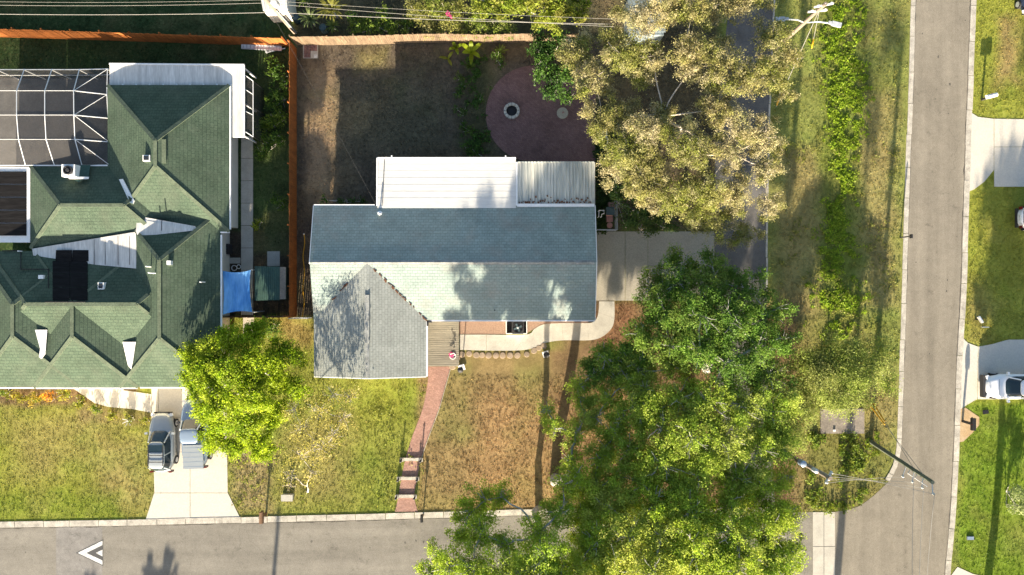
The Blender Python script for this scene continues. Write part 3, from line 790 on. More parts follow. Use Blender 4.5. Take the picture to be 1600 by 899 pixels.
# deck in the angle of the house: boards
dk = thing('deck', 'weathered timber deck between front wing and concrete walk', 'deck', P(692, 537))
d0 = P(667.5, 498, .3); d1 = P(717, 573, .3)
nb = 30
bw = (d0.y + .6 - d1.y) / nb
bm = None
for k in range(nb):
    y = d1.y + bw * (k + .5)
    if bm is None:
        o = MB().box((0, 0, 0), (d1.x - d0.x, bw - .035, .04)).build('deck_board', M['deck'], dk, local=True); bm = o
    else:
        o = bm.copy(); COL.objects.link(o); o.parent = dk
    o.location = Vector(((d0.x + d1.x) / 2, y, .28 + random.uniform(-.004, .004))) - Vector(dk.location)
MB().box(((d0.x + d1.x) / 2, (d0.y + d1.y) / 2 + .3, .12), (d1.x - d0.x - .08, d0.y - d1.y + .5, .24)).build('frame', M['deck'], dk)
HARD.append([(667, 495), (717, 495), (717, 573), (667, 573)])

# ------------------------------------------------------------------ neighbour house: hip wings that cut into one another
NP = .4167
NZ = 2.9
nh = thing('hip_roof_house', 'neighbouring house with dark green shingled hip roofs and white trim', 'house', (-29, 0, 0))
WINGS = [(-29.9, -20.9, 4.14, 14.97), (-35.6, -25.0, 2.9, 8.97), (-38.7, -23.0, -5.1, 2.7), (-29.0, -21.55, -7.36, 5.7),
         (-39.6, -31.95, -7.34, 2.62), (-35.35, -27.65, -7.38, 2.66)]
def wing_h(x, y, wv):
    x0, x1, y0, y1 = wv
    return NZ + NP * max(-1., min(x - x0, x1 - x, y - y0, y1 - y))
def roof_z(x, y): return max(wing_h(x, y, wv) for wv in WINGS)
def on_roof(px, py, dz=0.):
    z = 3.5
    for _ in range(8):
        p = P(px, py, z); z = roof_z(p.x, p.y)
    p = P(px, py, z); p.z += dz
    return p
for (x0, x1, y0, y1) in WINGS:
    hx, hy = (x1 - x0) / 2, (y1 - y0) / 2; h = min(hx, hy); zt = NZ + NP * h
    if hx >= hy: A = (x0 + h, (y0 + y1) / 2, zt); B = (x1 - h, (y0 + y1) / 2, zt)
    else: A = ((x0 + x1) / 2, y0 + h, zt); B = ((x0 + x1) / 2, y1 - h, zt)
    c = [(x0, y0, NZ), (x1, y0, NZ), (x1, y1, NZ), (x0, y1, NZ)]
    m = MB()
    vs = c + [A, B] + [(p[0], p[1], NZ - .14) for p in c]
    if hx >= hy: top = [((0, 1, 5, 4), 0), ((2, 3, 4, 5), 0), ((1, 2, 5), 1), ((3, 0, 4), 1)]
    else: top = [((0, 1, 4), 0), ((2, 3, 5), 0), ((1, 2, 5, 4), 1), ((3, 0, 4, 5), 1)]
    m.v = vs
    for f, mi in top: m.f.append(f); m.m.append(mi)
    for i in range(4): m.f.append((i, 6 + i, 6 + (i + 1) % 4, (i + 1) % 4)); m.m.append(0)
    m.f.append((9, 8, 7, 6)); m.m.append(0)
    m.build('roof_wing', [M['green_ns'], M['green_ew']], nh)
    MB().prism([(x0 + .5, y0 + .5), (x1 - .5, y0 + .5), (x1 - .5, y1 - .5), (x0 + .5, y1 - .5)], 0, NZ - .15).build('wall', M['wall_n'], nh)
    # ridge and hip caps where they stand clear of the other wings
    def cap(p, q):
        p = Vector(p); q = Vector(q); L = (q - p).length; n = max(1, int(L / .5))
        run = []
        for i in range(n + 1):
            r = p.lerp(q, i / n)
            ok = roof_z(r.x, r.y) < r.z + .06
            if ok: run.append(r)
            if (not ok or i == n) and len(run) > 1:
                MB().bar(run[0] + Vector((0, 0, .012)), run[-1] + Vector((0, 0, .012)), .26, .05).build('ridge_cap', M['cap_green'], nh); 
            if not ok: run = []
    cap(A, B)
    for k, e in ((0, A), (1, B if hx >= hy else A), (2, B), (3, A if hx >= hy else B)): cap(c[k], e)
# white gutters along the open eaves
def gut_n(a, b): MB().bar((a[0], a[1], NZ - .05), (b[0], b[1], NZ - .05), .1, .11).build('gutter', M['white_metal'], nh)
gut_n((-20.84, 4.3), (-20.84, 14.9)); gut_n((-24.6, 4.08), (-20.9, 4.08)); gut_n((-21.5, -7.2), (-21.5, 3.9)); gut_n((-39.5, -7.43), (-35.3, -7.43)); gut_n((-35.2, -7.45), (-27.7, -7.45)); gut_n((-27.5, -7.41), (-21.6, -7.41)); gut_n((-35.55, 9.03), (-29.9, 9.03))
# white membrane crickets in the valleys
def crick(name, pts, mat, t=.03, dz=.04):
    vs = [on_roof(x, y, dz) if z is None else P(x, y, z) for x, y, z in pts]
    ar = sum(vs[i].x * vs[(i + 1) % len(vs)].y - vs[(i + 1) % len(vs)].x * vs[i].y for i in range(len(vs)))
    if ar < 0: vs.reverse()
    return MB().slab(vs, t).build(name, mat, nh)
mb1 = crick('valley_membrane', [(50, 389, 3.02), (212, 362.5, 3.56), (215, 420, 3.56), (140, 413, 3.3), (52, 399.5, 3.04)], M['membrane'])
for k, px in enumerate((145, 163, 184, 203)):
    p = P(px, 369 if k > 1 else 374, 3.50); q = P(px, 414, 3.5)
    zt = 3.02 + (px - 50) / 165 * .55
    MB().bar((p.x, p.y, zt), (q.x, q.y, zt), .03, .02).build('seam', M['trim'], mb1)
mb2 = crick('valley_membrane', [(212, 362, 3.68), (214, 341, 3.64), (219, 338.5, 3.64), (304, 353.5, 3.52), (311, 360, 3.4), (298, 361, 3.62), (216, 370, 3.7)], M['membrane'])
q0 = P(254, 342, 3.5); q1 = P(254, 361, 3.5); MB().bar((q0.x, q0.y, 3.6), (q1.x, q1.y, 3.68), .03, .02).build('seam', M['trim'], mb2)
crick('valley_flashing', [(56, 515.5, None), (75, 515.5, None), (72, 553, None), (66, 561, None), (62, 558, None), (64, 545, None)], M['white'], .03, .09)
crick('valley_flashing', [(192.5, 534.5, None), (213, 534.5, None), (209, 562, None), (206, 577, None), (201, 571, None)], M['white'], .03, .09)
fl = [on_roof(x, y, .1) for x, y in ((187, 281), (193, 280), (197, 288), (211, 314), (209, 319), (204, 317))]
MB().slab(list(reversed(fl)), .08).build('valley_flashing', M['white'], nh)
# roof fittings
def box_on(name, px, py, s, h, mat, cap_m=None, rz=0):
    p = on_roof(px, py)
    o = MB().box((p.x, p.y, p.z + h / 2 - .1), (s[0], s[1], h + .2), rz).build(name, mat, nh)
    if cap_m: MB().box((p.x, p.y, p.z + h + .012), (s[0] * .72, s[1] * .72, .03), rz).build('pane', cap_m, o)
    return o
box_on('skylight', 231, 248, (.52, .42), .22, M['white'], M['glass']); box_on('skylight', 160.5, 447, (.42, .5), .25, M['white'], M['glass'])
box_on('roof_vent', 66.5, 433, (.36, .28), .2, M['white']); box_on('roof_vent', 266.5, 411, (.28, .3), .3, M['white_metal'])
for (px, py, h) in ((236, 417, .7), (320, 441, .8), (243, 427, 1.0), (34, 393, .4)):
    p = on_roof(px, py); MB().tube([p - Vector((0, 0, .1)), p + Vector((0, 0, h))], .045, 8).build('vent_pipe', M['white_metal'], nh)
p = on_roof(257, 240); MB().bar((p.x, p.y + 1.0, p.z + .05), (p.x, p.y - .7, p.z + .05), .3, .07).build('ridge_vent', M['cap_green'], nh)
# boxed chimney with round flue and its cricket
cz = 4.15
a = P(96, 257, cz); b_ = P(117, 276, cz)
ch = MB().prism([(a.x, b_.y), (b_.x, b_.y), (b_.x, a.y), (a.x, a.y)], 2.8, cz).build('chimney', M['white'], nh)
MB().prism([(a.x + .12, b_.y + .12), (b_.x - .12, b_.y + .12), (b_.x - .12, a.y - .12), (a.x + .12, a.y - .12)], cz, cz + .03).build('chimney_cap', M['steel'], ch)
MB().lathe(((a.x + b_.x) / 2 + .05, (a.y + b_.y) / 2, cz + .02), [(.33, 0), (.33, .16), (.26, .17), (.25, .05), (.14, .05), (.13, .2), (.02, .2)], 18).build('flue', M['trim'], ch)
crick('cricket', [(116, 258, 3.7), (141, 258, 3.15), (138, 278, 3.5), (123, 285, 3.75), (108, 277.5, 3.9)], M['shed'])
crick('flashing', [(106, 276, 3.98), (139, 276.5, 3.6), (138, 280, 3.62), (108, 280, 3.98)], M['white'])
# solar pool-heating mats on the dark slope
def mats(x0, x1, ytop, ybot, rows):
    root = None
    for r in range(rows):
        ya = ytop + (ybot - ytop) * r / rows; yb = ytop + (ybot - ytop) * (r + .97) / rows
        for s in range(2):
            xa = x0 + (x1 - x0) * s / 2; xb = x0 + (x1 - x0) * (s + .97) / 2
            v = [on_roof(xa, yb, .06), on_roof(xb, yb, .06), on_roof(xb, ya, .06), on_roof(xa, ya, .06)]
            MB().slab(v, .04).build('solar_mat', M['solar'], nh)
mats(83, 138, 408, 470, 3)
z0 = 3.35
for s in range(2):
    xa = 87 + 26 * s
    v = [P(xa - .5, 408.5, 3.26), P(xa + 25, 408.5, 3.33), P(xa + 25, 391, 3.32), P(xa + .5, 391, 3.25)]
    MB().slab(v, .04).build('solar_mat', M['solar'], nh)
hd = MB(); hd.tube([on_roof(72, 472, .12), on_roof(135, 472, .12)], .04, 6); hd.build('header_pipe', M['black'], nh)
pp = MB()
for a, b_ in (((5, 392), (34, 392)), ((34, 392), (34, 420)), ((34, 421), (78, 421)), ((77, 421), (77, 450))):
    pp.tube([on_roof(*a, .1), on_roof(*b_, .1)], .035, 6)
pp.build('solar_pipe', M['black'], nh)
# flat porch roof with a second set of mats
fz = 2.82
a = P(-30, 261, fz); b_ = P(47, 379, fz)
MB().prism([(a.x, b_.y), (b_.x, b_.y), (b_.x, a.y), (a.x, a.y)], fz - .2, fz).build('porch_roof', M['white'], nh)
for r in range(5):
    ya = 268.5 + r * 20.2
    MB().prism([tuple(P(x, y, fz)[:2]) for x, y in ((-28, ya), (41.5, ya), (41.5, ya + 19.2), (-28, ya + 19.2))], fz + .003, fz + .07).build('solar_mat', M['solar'], nh)
# white aluminium roof wrapping the north-east corner
az = 2.72
L = [(171, 99.5), (382, 101), (382, 214.5), (359.5, 214.5), (357.5, 134.5), (171, 134.5)]
al = MB().prism([tuple(P(x, y, az)[:2]) for x, y in L], az - .14, az).build('aluminium_roof', M['membrane'], nh)
MB().bar(P(171, 100, az + .02), P(382, 101.6, az + .02), .1, .1).build('gutter', M['white_metal'], nh)
MB().bar(P(381.6, 102.5, az + .02), P(381.6, 214, az + .02), .08, .08).build('gutter', M['white_metal'], nh)
for k in range(9):
    px = 192 + k * 21; MB().box(P(px, 133.5, az + .03), (.1, .2, .07)).build('bracket', M['white_metal'], nh)
for (px, py) in ((174, 104), (280, 104), (379, 105), (379, 160), (379, 211)):
    p = P(px, py, az); MB().box((p.x, p.y, az / 2 - .08), (.1, .1, az - .16)).build('post', M['white_metal'], nh)
# ------------------------------------------------------------------ screened pool cage
cage = thing('pool_cage', 'white framed screen enclosure over pool deck behind green-roofed house', 'screen enclosure', P(80, 200))
zl, zt = 2.35, 3.9
rows = {0: (109, zl), 1: (142, zt - .2), 2: (180, zt), 3: (218, zt - .2), 4: (258.5, 2.95)}
cols = [[(-48, 0), (-60, 1), (-60, 2), (-57, 3), (-45, 4)], [(-5, 0), (-17, 1), (-17, 2), (-14, 3), (-3, 4)], [(38, 0), (26, 1), (26, 2), (29, 3), (40, 4)], [(81, 0), (70, 1), (70, 2), (72, 3), (85, 4)], [(124, 0), (115, 1), (115.5, 2), (117, 3), (128, 4)]]
def cp(e): return P(e[0], rows[e[1]][0], rows[e[1]][1])
edge = [P(168, 108, zl), P(167, 148, 2.6), P(169, 185, 2.7), P(170, 222, 2.75), P(171, 258, 2.9)]
def beam(a, b, w=.05): MB().bar(a, b, w, w).build('beam', M['white_metal'], cage)
for c in cols:
    for e, f in zip(c, c[1:]): beam(cp(e), cp(f), .045)
for r in range(5):
    for c, d in zip(cols, cols[1:]): beam(cp(c[r]), cp(d[r]), .045 if r in (0, 4) else .024)
for a, b_ in zip(edge, edge[1:]): beam(a, b_, .05)
L4 = cols[-1]
beam(cp(L4[0]), edge[0]); beam(cp(L4[1]), edge[0], .026); beam(cp(L4[1]), edge[1]); beam(cp(L4[2]), edge[1], .026); beam(cp(L4[2]), edge[2]); beam(cp(L4[2]), edge[3], .026); beam(cp(L4[3]), edge[3]); beam(cp(L4[3]), edge[4], .026)
def pane(pts): MB().add([tuple(p + Vector((0, 0, -.03))) for p in pts], [tuple(range(len(pts)))]).build('screen_pane', M['screen'], cage)
for c, d in zip(cols, cols[1:]):
    for r in range(4): pane([cp(c[r + 1]), cp(d[r + 1]), cp(d[r]), cp(c[r])])
pane([cp(L4[1]), edge[0], cp(L4[0])]); pane([cp(L4[1]), edge[1], edge[0]]); pane([cp(L4[2]), edge[1], cp(L4[1])]); pane([cp(L4[2]), edge[2], edge[1]]); pane([cp(L4[2]), edge[3], edge[2]]); pane([cp(L4[3]), edge[3], cp(L4[2])]); pane([cp(L4[3]), edge[4], edge[3]]); pane([cp(L4[4]), edge[4], cp(L4[3])])
for c in cols:   # wall posts and the sloping screen wall down to the deck
    p = cp(c[0]); MB().bar((p.x, p.y, 0), p, .09, .09).build('post', M['white_metal'], cage)
p = edge[0]; MB().bar((p.x, p.y, 0), p, .09, .09).build('post', M['white_metal'], cage)
for c, d in zip(cols, cols[1:] + [[None]]):
    p = cp(c[0]); q = cp(d[0]) if d[0] else edge[0]
    MB().add([(p.x, p.y, 0), (q.x, q.y, 0), (q.x, q.y, zl), (p.x, p.y, zl)], [(0, 1, 2, 3)]).build('screen_pane', M['screen'], cage)
    MB().bar((p.x, p.y, 1.0), (q.x, q.y, 1.0), .06, .06).build('rail', M['white_metal'], cage)
struct(MB().prism(pxy([(-200, 122), (185, 122), (185, 275), (-200, 275)]), -.05, .03).build('pool_deck', M['pool_deck']))
pool = catmull([(-40, 150), (30, 150), (62, 165), (66, 190), (40, 212), (-40, 215)], 6, True)

# small screened bay east of the aluminium roof
bay = thing('screen_bay', 'narrow screened bay with white frame beside the aluminium porch roof', 'screen enclosure', P(389, 168))
b0 = [(383, 118, 2.6), (395.5, 127, 2.3), (395.5, 168, 2.3), (395.5, 214, 2.3), (383, 206, 2.6), (383, 178, 2.6), (383, 142, 2.6)]
ps = [P(*q) for q in b0]
for a, b_ in ((0, 1), (1, 2), (2, 3), (3, 4)): MB().bar(ps[a], ps[b_], .045, .045).build('beam', M['white_metal'], bay)
for (y0_, y1_) in ((140, 148), (174, 180)): MB().bar(P(383, y0_, 2.6), P(395.5, y1_, 2.3), .035, .035).build('beam', M['white_metal'], bay)
for q in (1, 2, 3): MB().bar((ps[q].x, ps[q].y, 0), ps[q], .04, .04).build('post', M['trim'], bay)
MB().add([tuple(ps[i] + Vector((0, 0, -.03))) for i in (0, 4, 3, 2, 1)], [(0, 1, 2, 3, 4)]).build('screen_pane', M['screen'], bay)

for a, b_ in ((1, 2), (2, 3)):
    MB().add([(ps[a].x, ps[a].y, 0), (ps[b_].x, ps[b_].y, 0), tuple(ps[b_]), tuple(ps[a])], [(0, 1, 2, 3)]).build('screen_pane', M['screen'], bay)

# ------------------------------------------------------------------ fences (each board a part)
def fence(label, pts, h, mat, bw=.14, lean=0.):
    line = [P(a, b) for a, b in pts]
    root = thing('board_fence', label, 'fence', line[0])
    src = MB().box((0, 0, h / 2), (bw - .008, .022, h)).build('board', mat, root, local=True)
    first = True; d0 = 0.
    for a, b in zip(line, line[1:]):
        L = (b - a).length; u = (b - a) / L; ang = math.atan2(u.y, u.x); n = max(1, int(L / bw))
        for k in range(n):
            o = src if first else src.copy()
            if not first: COL.objects.link(o); o.parent = root
            first = False
            p = a + u * (L * (k + .5) / n)
            o.location = p - line[0] + Vector((0, 0, random.uniform(-.03, .01))); o.rotation_euler = (random.uniform(-.012, .012), 0, ang + random.uniform(-.02, .02))
        nrm = Vector((-u.y, u.x, 0)) * .045
        for z in (.35, h * .55, h - .25):
            MB().bar(a + nrm + Vector((0, 0, z)), b + nrm + Vector((0, 0, z)), .04, .09).build('rail', mat, root)
        m = max(1, round(L / 2.4))
        for k in range(m + 1):
            p = a.lerp(b, k / m) + nrm * 2.2
            MB().box((p.x, p.y, h / 2 + .02), (.09, .09, h + .04), ang).build('post', mat, root)
    return root
fence('long rust-orange board fence between the two back yards', [(463.5, 494), (463.5, 76)], 1.8, M['fence_orange'])
fence('orange board fence along the back of the green-roofed house', [(-60, 56), (0, 58), (220, 65), (452, 73)], 1.8, M['fence_orange'])
fence('bare tan board fence bending along the back of the dirt yard', [(464, 71), (520, 70.5), (600, 69), (650, 67), (700, 66.5), (760, 68), (836, 66), (900, 66)], 1.85, M['fence_tan'])
fence('low dark fence across the side passage below the blue sail', [(346, 495), (452, 495)], 1.5, M['mailbox_post'])
wg = thing('garden_gate', 'short white gate beside the front wing of the grey house', 'gate', P(472, 496))
for k in range(9):
    p = P(459 + k * 3.4, 497); MB().box((p.x, p.y, .62), (.12, .03, 1.2)).build('board', M['white'], wg)
a = P(458, 497); b = P(488, 497)
for z in (.25, 1.05): MB().bar((a.x, a.y + .04, z), (b.x, b.y + .04, z), .03, .08).build('rail', M['white'], wg)

# ------------------------------------------------------------------ shed, sail, yard things
shed = thing('garden_shed', 'small shed with dark green ribbed roof against the orange fence', 'shed', P(420, 443))
z = 2.15
a = P(397, 416, z); b = P(437, 470, z)
MB().prism([(a.x + .1, b.y + .1), (b.x + .35, b.y + .1), (b.x + .35, a.y - .1), (a.x + .1, a.y - .1)], 0, z - .16).build('wall', M['shed'], shed)
MB().slab([(a.x, b.y, z - .12), (b.x, b.y + .05, z), (b.x, a.y - .05, z), (a.x, a.y, z - .12)], .06).build('roof', M['shed'], shed)
for k in range(12):
    t = (k + .5) / 12; x = a.x + (b.x - a.x) * t; zz = z - .12 + .12 * t + .012
    MB().bar((x, b.y + .02, zz), (x, a.y - .02, zz), .035, .025).build('roof_rib', M['shed'], shed)
c = P(446, 468, z - .1)
MB().slab([(b.x + .01, b.y + .1, z - .01), (c.x, b.y + .12, z - .14), (c.x, a.y - .08, z - .14), (b.x + .01, a.y - .06, z - .01)], .05).build('pale_roof_strip', M['slab_grey'], shed)
sail = thing('shade_sail', 'bright blue shade sail stretched beside the green-roofed house', 'shade sail', P(370, 456))
cs = [P(347.5, 423, 2.5), P(392, 422, 2.2), P(394, 488, 2.3), P(348, 492, 2.7)]
V = []; F = []; n = 12
for i in range(n + 1):
    for j in range(n + 1):
        u, v = i / n, j / n
        uu = u + (.5 - u) * .10 * 4 * v * (1 - v); vv = v + (.5 - v) * .10 * 4 * u * (1 - u)
        p = cs[0] * (1 - uu) * (1 - vv) + cs[1] * uu * (1 - vv) + cs[2] * uu * vv + cs[3] * (1 - uu) * vv
        p = p + Vector((0, 0, -.28 * math.sin(math.pi * u) * math.sin(math.pi * v) + .05 * math.sin(7 * u + 3 * v)))
        V.append(p)
for i in range(n):
    for j in range(n): F.append((i * (n + 1) + j, i * (n + 1) + j + 1, (i + 1) * (n + 1) + j + 1, (i + 1) * (n + 1) + j))
cl = MB(); cl.add(V, F); cl.build('cloth', M['sail'], sail, smooth=True)
for q in (1, 2): MB().tube([(cs[q].x + .1, cs[q].y, 0), (cs[q].x + .1, cs[q].y, cs[q].z + .1)], .04, 8).build('pole', M['steel'], sail)
for k in (0, 3): MB().bar(cs[k], cs[k] + Vector((-.35, 0, .15)), .02, .02).build('rope', M['wire'], sail)

def condenser(name, label, p, s=.85, h=.8, mat=None):
    t = thing(name, label, 'air conditioner', (p.x, p.y, 0))
    MB().prism([(p.x + s / 2 * x, p.y + s / 2 * y) for x, y in ((-1, -.85), (-.85, -1), (.85, -1), (1, -.85), (1, .85), (.85, 1), (-.85, 1), (-1, .85))], 0, h).build('cabinet', mat or M['trim'], t)
    MB().lathe((p.x, p.y, h), [(s * .42, 0), (s * .42, .05), (s * .37, .05), (s * .37, .01), (.02, .01)], 20).build('fan_ring', M['black'], t)
    for k in range(4):
        a = k * math.pi / 2 + .4
        MB().bar((p.x, p.y, h + .03), (p.x + math.cos(a) * s * .35, p.y + math.sin(a) * s * .35, h + .03), .15, .015).build('fan_blade', M['bin_blue'], t)
    MB().lathe((p.x, p.y, h + .03), [(.09, 0), (.08, .04), (.01, .05)], 10).build('hub', M['steel'], t)
    return t
pit = thing('utility_enclosure', 'white low surround around the black air conditioner by the front wall', 'enclosure', P(807, 511))
z = .45
for a, b in (((791, 500), (791, 521)), ((791, 521.5), (823, 521.5)), ((823, 500), (823, 521))):
    MB().bar(P(*a, z / 2), P(*b, z / 2), .06, z).build('panel', M['white'], pit)
sheet('gravel_pad', [(791, 495), (823, 495), (823, 521), (791, 521)], .02, M['black'])
condenser('air_conditioner', 'black air conditioner with round fan by the front wall', P(809, 511.5), .95, .75)
condenser('air_conditioner', 'dark air conditioner in the passage near the blue sail', P(355, 390), .8, .7)
hs = thing('garden_hose', 'pale coiled garden hose lying in the dark side passage', 'hose', P(368, 418))
for (px, py, r) in ((366, 419, .2), (373, 417, .15)):
    p = P(px, py, .05); MB().tube([(p.x + r * math.cos(t), p.y + r * math.sin(t), .05) for t in np.linspace(0, 6.2, 20)], .03, 6).build('coil', M['white'], hs)

fp = thing('fire_pit', 'round pale ring fire pit with dark centre on the brick patio', 'fire pit', P(799, 174))
p = P(799.5, 174.5)
for k in range(12):
    a0 = k * math.pi / 6 + .03; a1 = (k + 1) * math.pi / 6 - .03
    pts = [(p.x + r * math.cos(t), p.y + r * math.sin(t)) for r, ts in ((.62, np.linspace(a0, a1, 4)), (.42, np.linspace(a1, a0, 4))) for t in ts]
    MB().prism(pts, 0, .32 + .01 * (k % 3)).build('ring_block', M['concrete_walk'], fp)
MB().lathe((p.x, p.y, 0), [(.41, 0), (.41, .1), (.2, .14), (.01, .15)], 16).build('ash', M['black'], fp)
rt = thing('round_table', 'round pale stone table standing alone on the brick patio', 'table', P(879, 179))
p = P(878, 180)
MB().lathe((p.x, p.y, .55), [(.40, 0), (.44, .02), (.44, .07), (.41, .09), (.02, .095)], 24).build('table_top', M['concrete_drive'], rt)
MB().lathe((p.x, p.y, 0), [(.28, 0), (.26, .06), (.12, .12), (.1, .5), (.2, .56)], 14).build('pedestal', M['concrete_drive'], rt)
MB().box((p.x + .05, p.y + .04, .66), (.16, .13, .03), .4).build('red_item', M['terracotta'], rt)

pad = thing('paver_pad', 'small square pad of loose pink pavers in the yard corner', 'paver pad', P(485, 80))
MB().prism(pxy([(473.5, 69), (497, 69), (497, 91.5), (473.5, 91.5)]), 0, .03).build('base', M['concrete_walk'], pad)
for i in range(4):
    for j in range(4):
        if (i >= 2 and j >= 2 and (i, j) != (3, 3)): continue
        x = 475.5 + i * 5.2; y = 70.5 + j * 5.1
        MB().prism(pxy([(x, y), (x + 4.7, y), (x + 4.7, y + 4.6), (x, y + 4.6)]), .03, .08 + .006 * ((i * 3 + j) % 3)).build('paver', M['paint'] if (i, j) == (3, 3) else M['paver_patio'], pad)

# side yard things east of the house
def chair(label, p, rz, mat, group=None):
    t = thing('garden_chair', label, 'chair', (p.x, p.y, 0), group)
    ca, sa = math.cos(rz), math.sin(rz)
    def L(x, y, z): return (p.x + x * ca - y * sa, p.y + x * sa + y * ca, z)
    MB().box(L(0, 0, .44), (.5, .5, .07), rz).build('seat', mat, t)
    MB().box(L(-.27, 0, .7), (.05, .5, .5), rz).build('backrest', mat, t)
    for x in (-.22, .22):
        for y in (-.22, .22): MB().box(L(x, y, .2), (.04, .04, .4), rz).build('leg', M['trim'], t)
    for y in (-.27, .27): MB().box(L(0, y, .6), (.45, .05, .04), rz).build('armrest', M['trim'], t)
    return t
chair('pinkish cushioned chair nearest the corrugated roof in the side yard', P(954, 322), 1.6, M['terracotta'])
chair('pinkish cushioned chair below the blue bin in the side yard', P(951, 343), -1.5, M['terracotta'])
st = thing('garden_stool', 'round dusty pink stool at the end of the side yard row', 'stool', P(952, 354))
p = P(951.5, 353); MB().lathe((p.x, p.y, .4), [(.2, 0), (.23, .03), (.22, .08), (.02, .1)], 14).build('seat', M['terracotta'], st)
for k in range(3):
    a = k * 2.1; MB().bar((p.x + .12 * math.cos(a), p.y + .12 * math.sin(a), .4), (p.x + .2 * math.cos(a), p.y + .2 * math.sin(a), 0), .03, .03).build('leg', M['trim'], st)
bn = thing('wheeled_bin', 'blue-grey wheeled bin between the two pinkish chairs', 'bin', P(952, 332))
p = P(951, 332); MB().prism([(p.x - .26, p.y - .28), (p.x + .26, p.y - .28), (p.x + .28, p.y + .28), (p.x - .28, p.y + .28)], .05, .95).build('body', M['bin_blue'], bn)
MB().slab([(p.x - .3, p.y - .32, 1.0), (p.x + .3, p.y - .32, 1.0), (p.x + .3, p.y + .3, 1.04), (p.x - .3, p.y + .3, 1.04)], .05).build('lid', M['bin_blue'], bn)
for s in (-1, 1): MB().tube([(p.x + s * .2, p.y + .3, .1), (p.x + s * .28, p.y + .3, .1)], .1, 10).build('wheel', M['tyre'], bn)
rk = thing('hose_stand', 'pale tubular frame standing next to the house end wall', 'stand', P(939, 334))
q = [P(x, y, .9) for x, y in ((936, 329), (944, 329), (944, 334), (940, 335), (940, 339), (935.5, 339))]
MB().tube(q + [q[0]], .03, 6).build('frame', M['white_metal'], rk)
for k in (0, 1, 4, 5): MB().tube([(q[k].x, q[k].y, 0), q[k]], .025, 6).build('leg', M['white_metal'], rk)
fr = thing('pipe_frame', 'pale bent pipe frame in the dark strip beside the patio', 'rack', P(947, 212))  # a plain bent pipe frame, its use unknown
q = [P(x, y, .8) for x, y in ((943, 208), (943, 200), (948, 199), (948, 214), (944, 214), (950, 216), (949, 224))]
MB().tube(q, .035, 6).build('frame', M['white_metal'], fr)
for k in (0, 2, 6): MB().tube([(q[k].x, q[k].y, 0), q[k]], .03, 6).build('leg', M['white_metal'], fr)
yr = thing('yard_screen', 'thin dark wire fence closing the side yard by the driveway', 'fence', P(960, 300))
pts = [P(959, 275), P(960, 320), P(961, 361), P(931, 361)]
for a, b in zip(pts, pts[1:]):
    for z in (.15, .75, 1.3): MB().bar(a + Vector((0, 0, z)), b + Vector((0, 0, z)), .03, .03).build('rail', M['steel'], yr)
    m = max(1, int((b - a).length / 1.1))
    for k in range(m + 1):
        r = a.lerp(b, k / m); MB().tube([r, r + Vector((0, 0, 1.35))], .025, 6).build('post', M['steel'], yr)
    nn_ = int((b - a).length / .12)
    wm = MB()
    for k in range(nn_): r = a.lerp(b, k / nn_); wm.bar(r + Vector((0, 0, .1)), r + Vector((0, 0, 1.3)), .008, .008)
    wm.build('wire_mesh', M['steel'], yr)

# row of round stones edging the walk
sts = [(707, 573), (711, 567), (714, 560), (722, 554), (733, 553), (744.5, 555), (753.5, 555), (763.5, 555.5), (775, 555.5), (785.5, 555.5), (797, 555.5), (808.5, 555.5), (823, 554), (834.5, 548), (842, 544), (849.5, 541)]
src = None
grp = 'round stones edging the front walk'
side = ['at the foot of the deck', 'beside the deck near the lamp']
for k, (px, py) in enumerate(sts):
    p = P(px, py)
    if src is None:
        src = MB().lathe((0, 0, 0), [(.23, -.02), (.24, .02), (.21, .045), (.02, .05)], 14).build('edging_stone', M['stone']); o = src
    else:
        o = src.copy(); COL.objects.link(o)
    o.location = (p.x, p.y, random.uniform(0, .02)); o.rotation_euler = (random.uniform(-.05, .05), random.uniform(-.05, .05), random.random() * 6)
    o.scale = (random.uniform(.92, 1.12), random.uniform(.92, 1.12), 1)
    tag(o, 'round tan stone edging the front walk, %s from the deck end of its row' % ['first', 'second', 'third', 'fourth', 'fifth', 'sixth', 'seventh', 'eighth', 'ninth', 'tenth', 'eleventh', 'twelfth', 'thirteenth', 'fourteenth', 'fifteenth', 'sixteenth'][k], 'stone', grp)

def lamp_post(label, p, h=1.9):
    t = thing('garden_lamp', label, 'lamp post', (p.x, p.y, 0))
    MB().box((p.x, p.y, .06), (.4, .4, .12)).build('base', M['trim'], t)
    MB().tube([(p.x, p.y, .1), (p.x, p.y, h - .3)], .045, 8).build('post', M['trim'], t)
    MB().lathe((p.x, p.y, h - .3), [(.1, 0), (.16, .05), (.17, .25), (.15, .27)], 8).build('lantern', M['lamp_clear'], t)
    MB().lathe((p.x, p.y, h - .03), [(.24, 0), (.2, .05), (.05, .13), (.02, .2)], 8).build('lantern_cap', M['trim'], t)
    MB().box((p.x - .02, p.y - .02, .13), (.5, .45, .05), .3).build('white_surround', M['white'], t)
    return t
lamp_post('garden lamp post on white base right of the brick path', P(722, 574), 1.8)
lamp_post('garden lamp post on square white base below the curved walk', P(853, 553), .9)
pot = thing('flower_pot', 'white pot of pink flowers at the corner of the deck', 'flower pot', P(707, 555))
p = P(708, 556); MB().lathe((p.x, p.y, 0), [(.16, 0), (.24, .3), (.26, .36), (.22, .36), (.2, .3)], 14).build('pot', M['white'], pot)
fm = MB()
for k in range(18):
    a = random.random() * 6.28; r = random.random() ** .5 * .2; zz = .45 + random.random() * .35
    fm.box((p.x - .05 + r * math.cos(a), p.y + .12 + r * math.sin(a), zz), (.09, .09, .04), a)
fm.build('flowers', M['pink'], pot)

